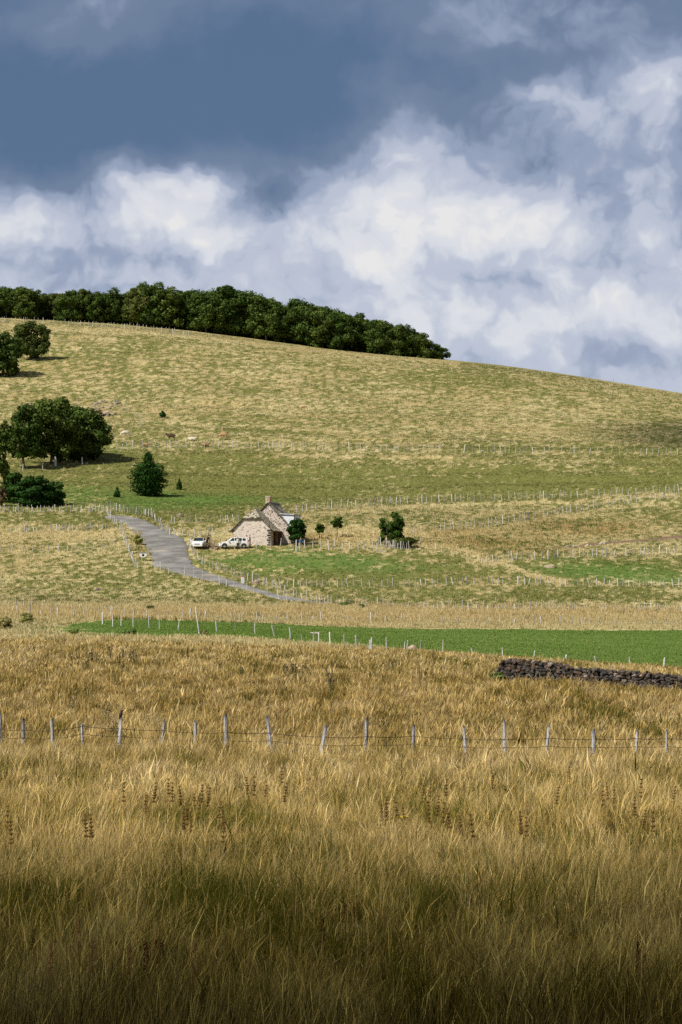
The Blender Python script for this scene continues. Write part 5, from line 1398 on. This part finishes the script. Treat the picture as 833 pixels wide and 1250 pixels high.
def shade_blocker(gc, rx, ry, dens, label):
    """added, unseen cloudlike blocker, placed so that its shade falls around ground point gc"""
    m, nt = newmat('soft_blocker')
    tc = N(nt, 'ShaderNodeTexCoord'); ln = N(nt, 'ShaderNodeVectorMath', operation='LENGTH')
    mp = N(nt, 'ShaderNodeMapping'); mp.inputs['Scale'].default_value = (1/rx, 1/ry, 0); nt.links.new(tc.outputs['Object'], mp.inputs[0])
    nt.links.new(mp.outputs[0], ln.inputs[0])
    nz = noise(nt, tc.outputs['Object'], .03, 4, .6)
    r_ = mathn(nt, 'ADD', ln.outputs['Value'], mathn(nt, 'MULTIPLY', mathn(nt, 'SUBTRACT', nz, .5), .14))
    al = mapr(nt, r_, .95, .60 if ry > 120 else .2, 0, dens)
    d = N(nt, 'ShaderNodeBsdfDiffuse'); d.inputs[0].default_value = (.8, .8, .82, 1); t = N(nt, 'ShaderNodeBsdfTransparent'); x = N(nt, 'ShaderNodeMixShader'); o = N(nt, 'ShaderNodeOutputMaterial')
    nt.links.new(al, x.inputs[0]); nt.links.new(t.outputs[0], x.inputs[1]); nt.links.new(d.outputs[0], x.inputs[2]); nt.links.new(x.outputs[0], o.inputs[0])
    import bmesh
    bm = bmesh.new(); bmesh.ops.create_icosphere(bm, subdivisions=4, radius=1)
    for v in bm.verts:
        c = v.co; n_ = .12*math.sin(c.x*7+1)*math.sin(c.y*6)+.08*math.sin(c.x*13)*math.cos(c.y*11+2)
        v.co = Vector((c.x*rx*1.02*(1+n_*.3), c.y*ry*1.02*(1+n_*.3), (c.z*26 if c.z > 0 else c.z*7)*(1+n_*2)))
    me = bpy.data.meshes.new('shade_blocker'); bm.to_mesh(me); bm.free(); me.materials.append(m); me.polygons.foreach_set('use_smooth', [True]*len(me.polygons))
    ob = meshobj('shade_blocker', me); Hc = 330.
    ob.location = gc + SUN*(Hc/SUN.z)
    tag(ob, label, None, None, 'structure')
shade_blocker(Vector((0, -74, -3)), 230, 150, .36, 'added unseen blocker shading the nearest grass')
shade_blocker(Vector((112, 610, 48)), 66, 125, .46, 'small added unseen blocker shading the right flank of the hill')

def world():
    w = bpy.data.worlds.new('World'); SC.world = w; w.use_nodes = True; nt = w.node_tree; nt.nodes.clear()
    out = N(nt, 'ShaderNodeOutputWorld'); bg = N(nt, 'ShaderNodeBackground'); bg.inputs['Strength'].default_value = .1
    sky = N(nt, 'ShaderNodeTexSky', sky_type='NISHITA'); sky.sun_disc = False; sky.sun_elevation = elev; sky.sun_rotation = azim; sky.altitude = 1200
    tc = N(nt, 'ShaderNodeTexCoord'); Dv = tc.outputs['Generated']
    def dot(v):
        n = N(nt, 'ShaderNodeVectorMath', operation='DOT_PRODUCT'); nt.links.new(Dv, n.inputs[0]); n.inputs[1].default_value = v; return n.outputs['Value']
    fz = mathn(nt, 'MAXIMUM', dot(CF), .08)
    u = mathn(nt, 'ADD', mathn(nt, 'MULTIPLY', mathn(nt, 'DIVIDE', dot(CR), fz), F/1000), .4165)
    v = mathn(nt, 'SUBTRACT', .625, mathn(nt, 'MULTIPLY', mathn(nt, 'DIVIDE', dot(CU), fz), F/1000))
    cb = N(nt, 'ShaderNodeCombineXYZ'); nt.links.new(u, cb.inputs[0]); nt.links.new(v, cb.inputs[1]); P0 = cb.outputs[0]
    def vm(op, a, b):
        n = N(nt, 'ShaderNodeVectorMath', operation=op)
        for i, x in enumerate((a, b)):
            if isinstance(x, tuple): n.inputs[i].default_value = x
            else: nt.links.new(x, n.inputs[i])
        return n.outputs[0]
    def warp(P, scale, amt, det=4):
        c = noise(nt, P, scale, det, .6, 1, '2D'); return vm('MULTIPLY', vm('SUBTRACT', c, (.5, .5, .5)), (amt, amt, 0))
    P = vm('ADD', P0, vm('ADD', warp(P0, 5.0, .10, 4), warp(P0, 17., .030, 3)))
    BL = [(80,265,130,36,.22),(20,258,70,34,.20),(200,252,80,36,.34),(240,212,38,15,.50),(165,225,45,18,.22),(300,280,90,35,.36),(415,228,75,48,.36),(490,255,75,75,.30),(505,170,52,36,.42),(560,195,80,55,.38),(610,275,80,45,.30),
          (500,330,120,40,.24),(640,405,110,40,.26),(520,395,90,35,.20),(800,388,55,30,.26),(730,385,50,30,.12),(690,300,60,40,.16),
          (792,112,48,36,.58),(730,155,100,50,.42),(810,185,50,50,.26),(640,112,60,22,.32),(690,130,50,30,.20),(700,235,90,50,.26),(820,250,70,60,.28),
          (575,25,120,50,.16),(105,15,120,45,.24),(740,20,200,70,.26),(300,-10,220,35,.10),(480,110,50,25,.10),
          (574,318,34,30,-.34),(335,228,42,24,-.30),(400,240,30,14,-.14),(455,352,34,9,-.14),(745,320,45,40,-.14),(650,345,26,16,-.10),(60,320,90,16,-.08),(270,325,70,16,-.14),(775,448,60,22,-.16)]
    acc = None
    for cx, cy, rx, ry, a in BL:
        q = vm('MULTIPLY', vm('SUBTRACT', P, (cx/1000, cy/1000, 0)), (1000/rx, 1000/ry, 0))
        n = N(nt, 'ShaderNodeVectorMath', operation='DOT_PRODUCT'); nt.links.new(q, n.inputs[0]); nt.links.new(q, n.inputs[1])
        e = mathn(nt, 'MULTIPLY', mathn(nt, 'EXPONENT', mathn(nt, 'MULTIPLY', n.outputs['Value'], -1.)), a)
        acc = e if acc is None else mathn(nt, 'ADD', acc, e)
    acc = mathn(nt, 'ADD', acc, mapr(nt, mathn(nt, 'ADD', v, mathn(nt, 'MULTIPLY', mathn(nt, 'SUBTRACT', noise(nt, P, 4., 3, .5, 0, '2D'), .5), .14)), .17, .31, 0, .61))
    f1 = noise(nt, P, 9., 7, .64, 0, '2D'); f2 = noise(nt, P, 30., 5, .62, 0, '2D')
    amp = mapr(nt, acc, .05, .6, .12, .72)
    vo = N(nt, 'ShaderNodeTexVoronoi', feature='F1', voronoi_dimensions='2D'); vo.inputs['Scale'].default_value = 15.
    vo.inputs['Detail'].default_value = 2.; vo.inputs['Roughness'].default_value = .55; nt.links.new(P, vo.inputs['Vector'])
    acc = mathn(nt, 'ADD', acc, mathn(nt, 'MULTIPLY', mathn(nt, 'MULTIPLY', mathn(nt, 'SUBTRACT', .52, vo.outputs['Distance']), .38), amp))
    dens = mathn(nt, 'ADD', acc, mathn(nt, 'MULTIPLY', amp, mathn(nt, 'ADD', mathn(nt, 'MULTIPLY', mathn(nt, 'SUBTRACT', f1, .5), .66), mathn(nt, 'MULTIPLY', mathn(nt, 'SUBTRACT', f2, .5), .24))))
    ramp = N(nt, 'ShaderNodeValToRGB'); nt.links.new(dens, ramp.inputs[0]); cr = ramp.color_ramp; cr.interpolation = 'EASE'
    def lin(c): return tuple(((x/255+.055)/1.055)**2.4 if x > 10 else x/255/12.92 for x in c)
    stops = [(0.0, (86,110,142)), (.16, (108,126,154)), (.36, (150,162,187)), (.60, (188,195,212)), (.86, (221,223,229)), (1.0, (236,234,233))]
    cr.elements[0].position = 0; cr.elements[0].color = (*lin(stops[0][1]), 1); cr.elements[1].position = 1; cr.elements[1].color = (*lin(stops[-1][1]), 1)
    for p_, c_ in stops[1:-1]: e = cr.elements.new(p_); e.color = (*lin(c_), 1)
    cl = mixc(nt, 1.0, ramp.outputs[0], (10, 10, 10), 'MULTIPLY')
    # the rest of the dome: a broken, darker deck with blue between
    g1 = noise(nt, Dv, 2.2, 6, .6); deck = mixc(nt, mapr(nt, g1, .35, .7), (1.0, 1.05, 1.2), (2.5, 2.3, 2.1))
    other = mixc(nt, mapr(nt, g1, .42, .60), sky.outputs[0], deck)
    inside = mapr(nt, dot(CF), .93, .975)
    c = mixc(nt, inside, other, mixc(nt, .06, cl, sky.outputs[0]))
    nt.links.new(c, bg.inputs[0]); nt.links.new(bg.outputs[0], out.inputs[0])
world()

# ------------------------------------------------------------------ camera and render settings
cd = bpy.data.cameras.new('camera'); cam = bpy.data.objects.new('camera', cd); link(cam)
cd.sensor_fit = 'VERTICAL'; cd.sensor_height = 36.0; cd.sensor_width = 24.0; cd.lens = 36.0*F/1250.0
cam.location = (0, 0, 0); cam.rotation_euler = (math.pi/2+PITCH, 0, 0)
cd.clip_start = .5; cd.clip_end = 20000
SC.camera = cam
SC.view_settings.view_transform = 'Standard'; SC.view_settings.look = 'None'; SC.view_settings.exposure = 0; SC.view_settings.gamma = 1
SC.render.engine = 'CYCLES'
cy = SC.cycles; cy.max_bounces = 5; cy.diffuse_bounces = 3; cy.glossy_bounces = 2; cy.transmission_bounces = 3; cy.transparent_max_bounces = 8
cy.use_denoising = False
SC.render.resolution_x = 682; SC.render.resolution_y = 1024
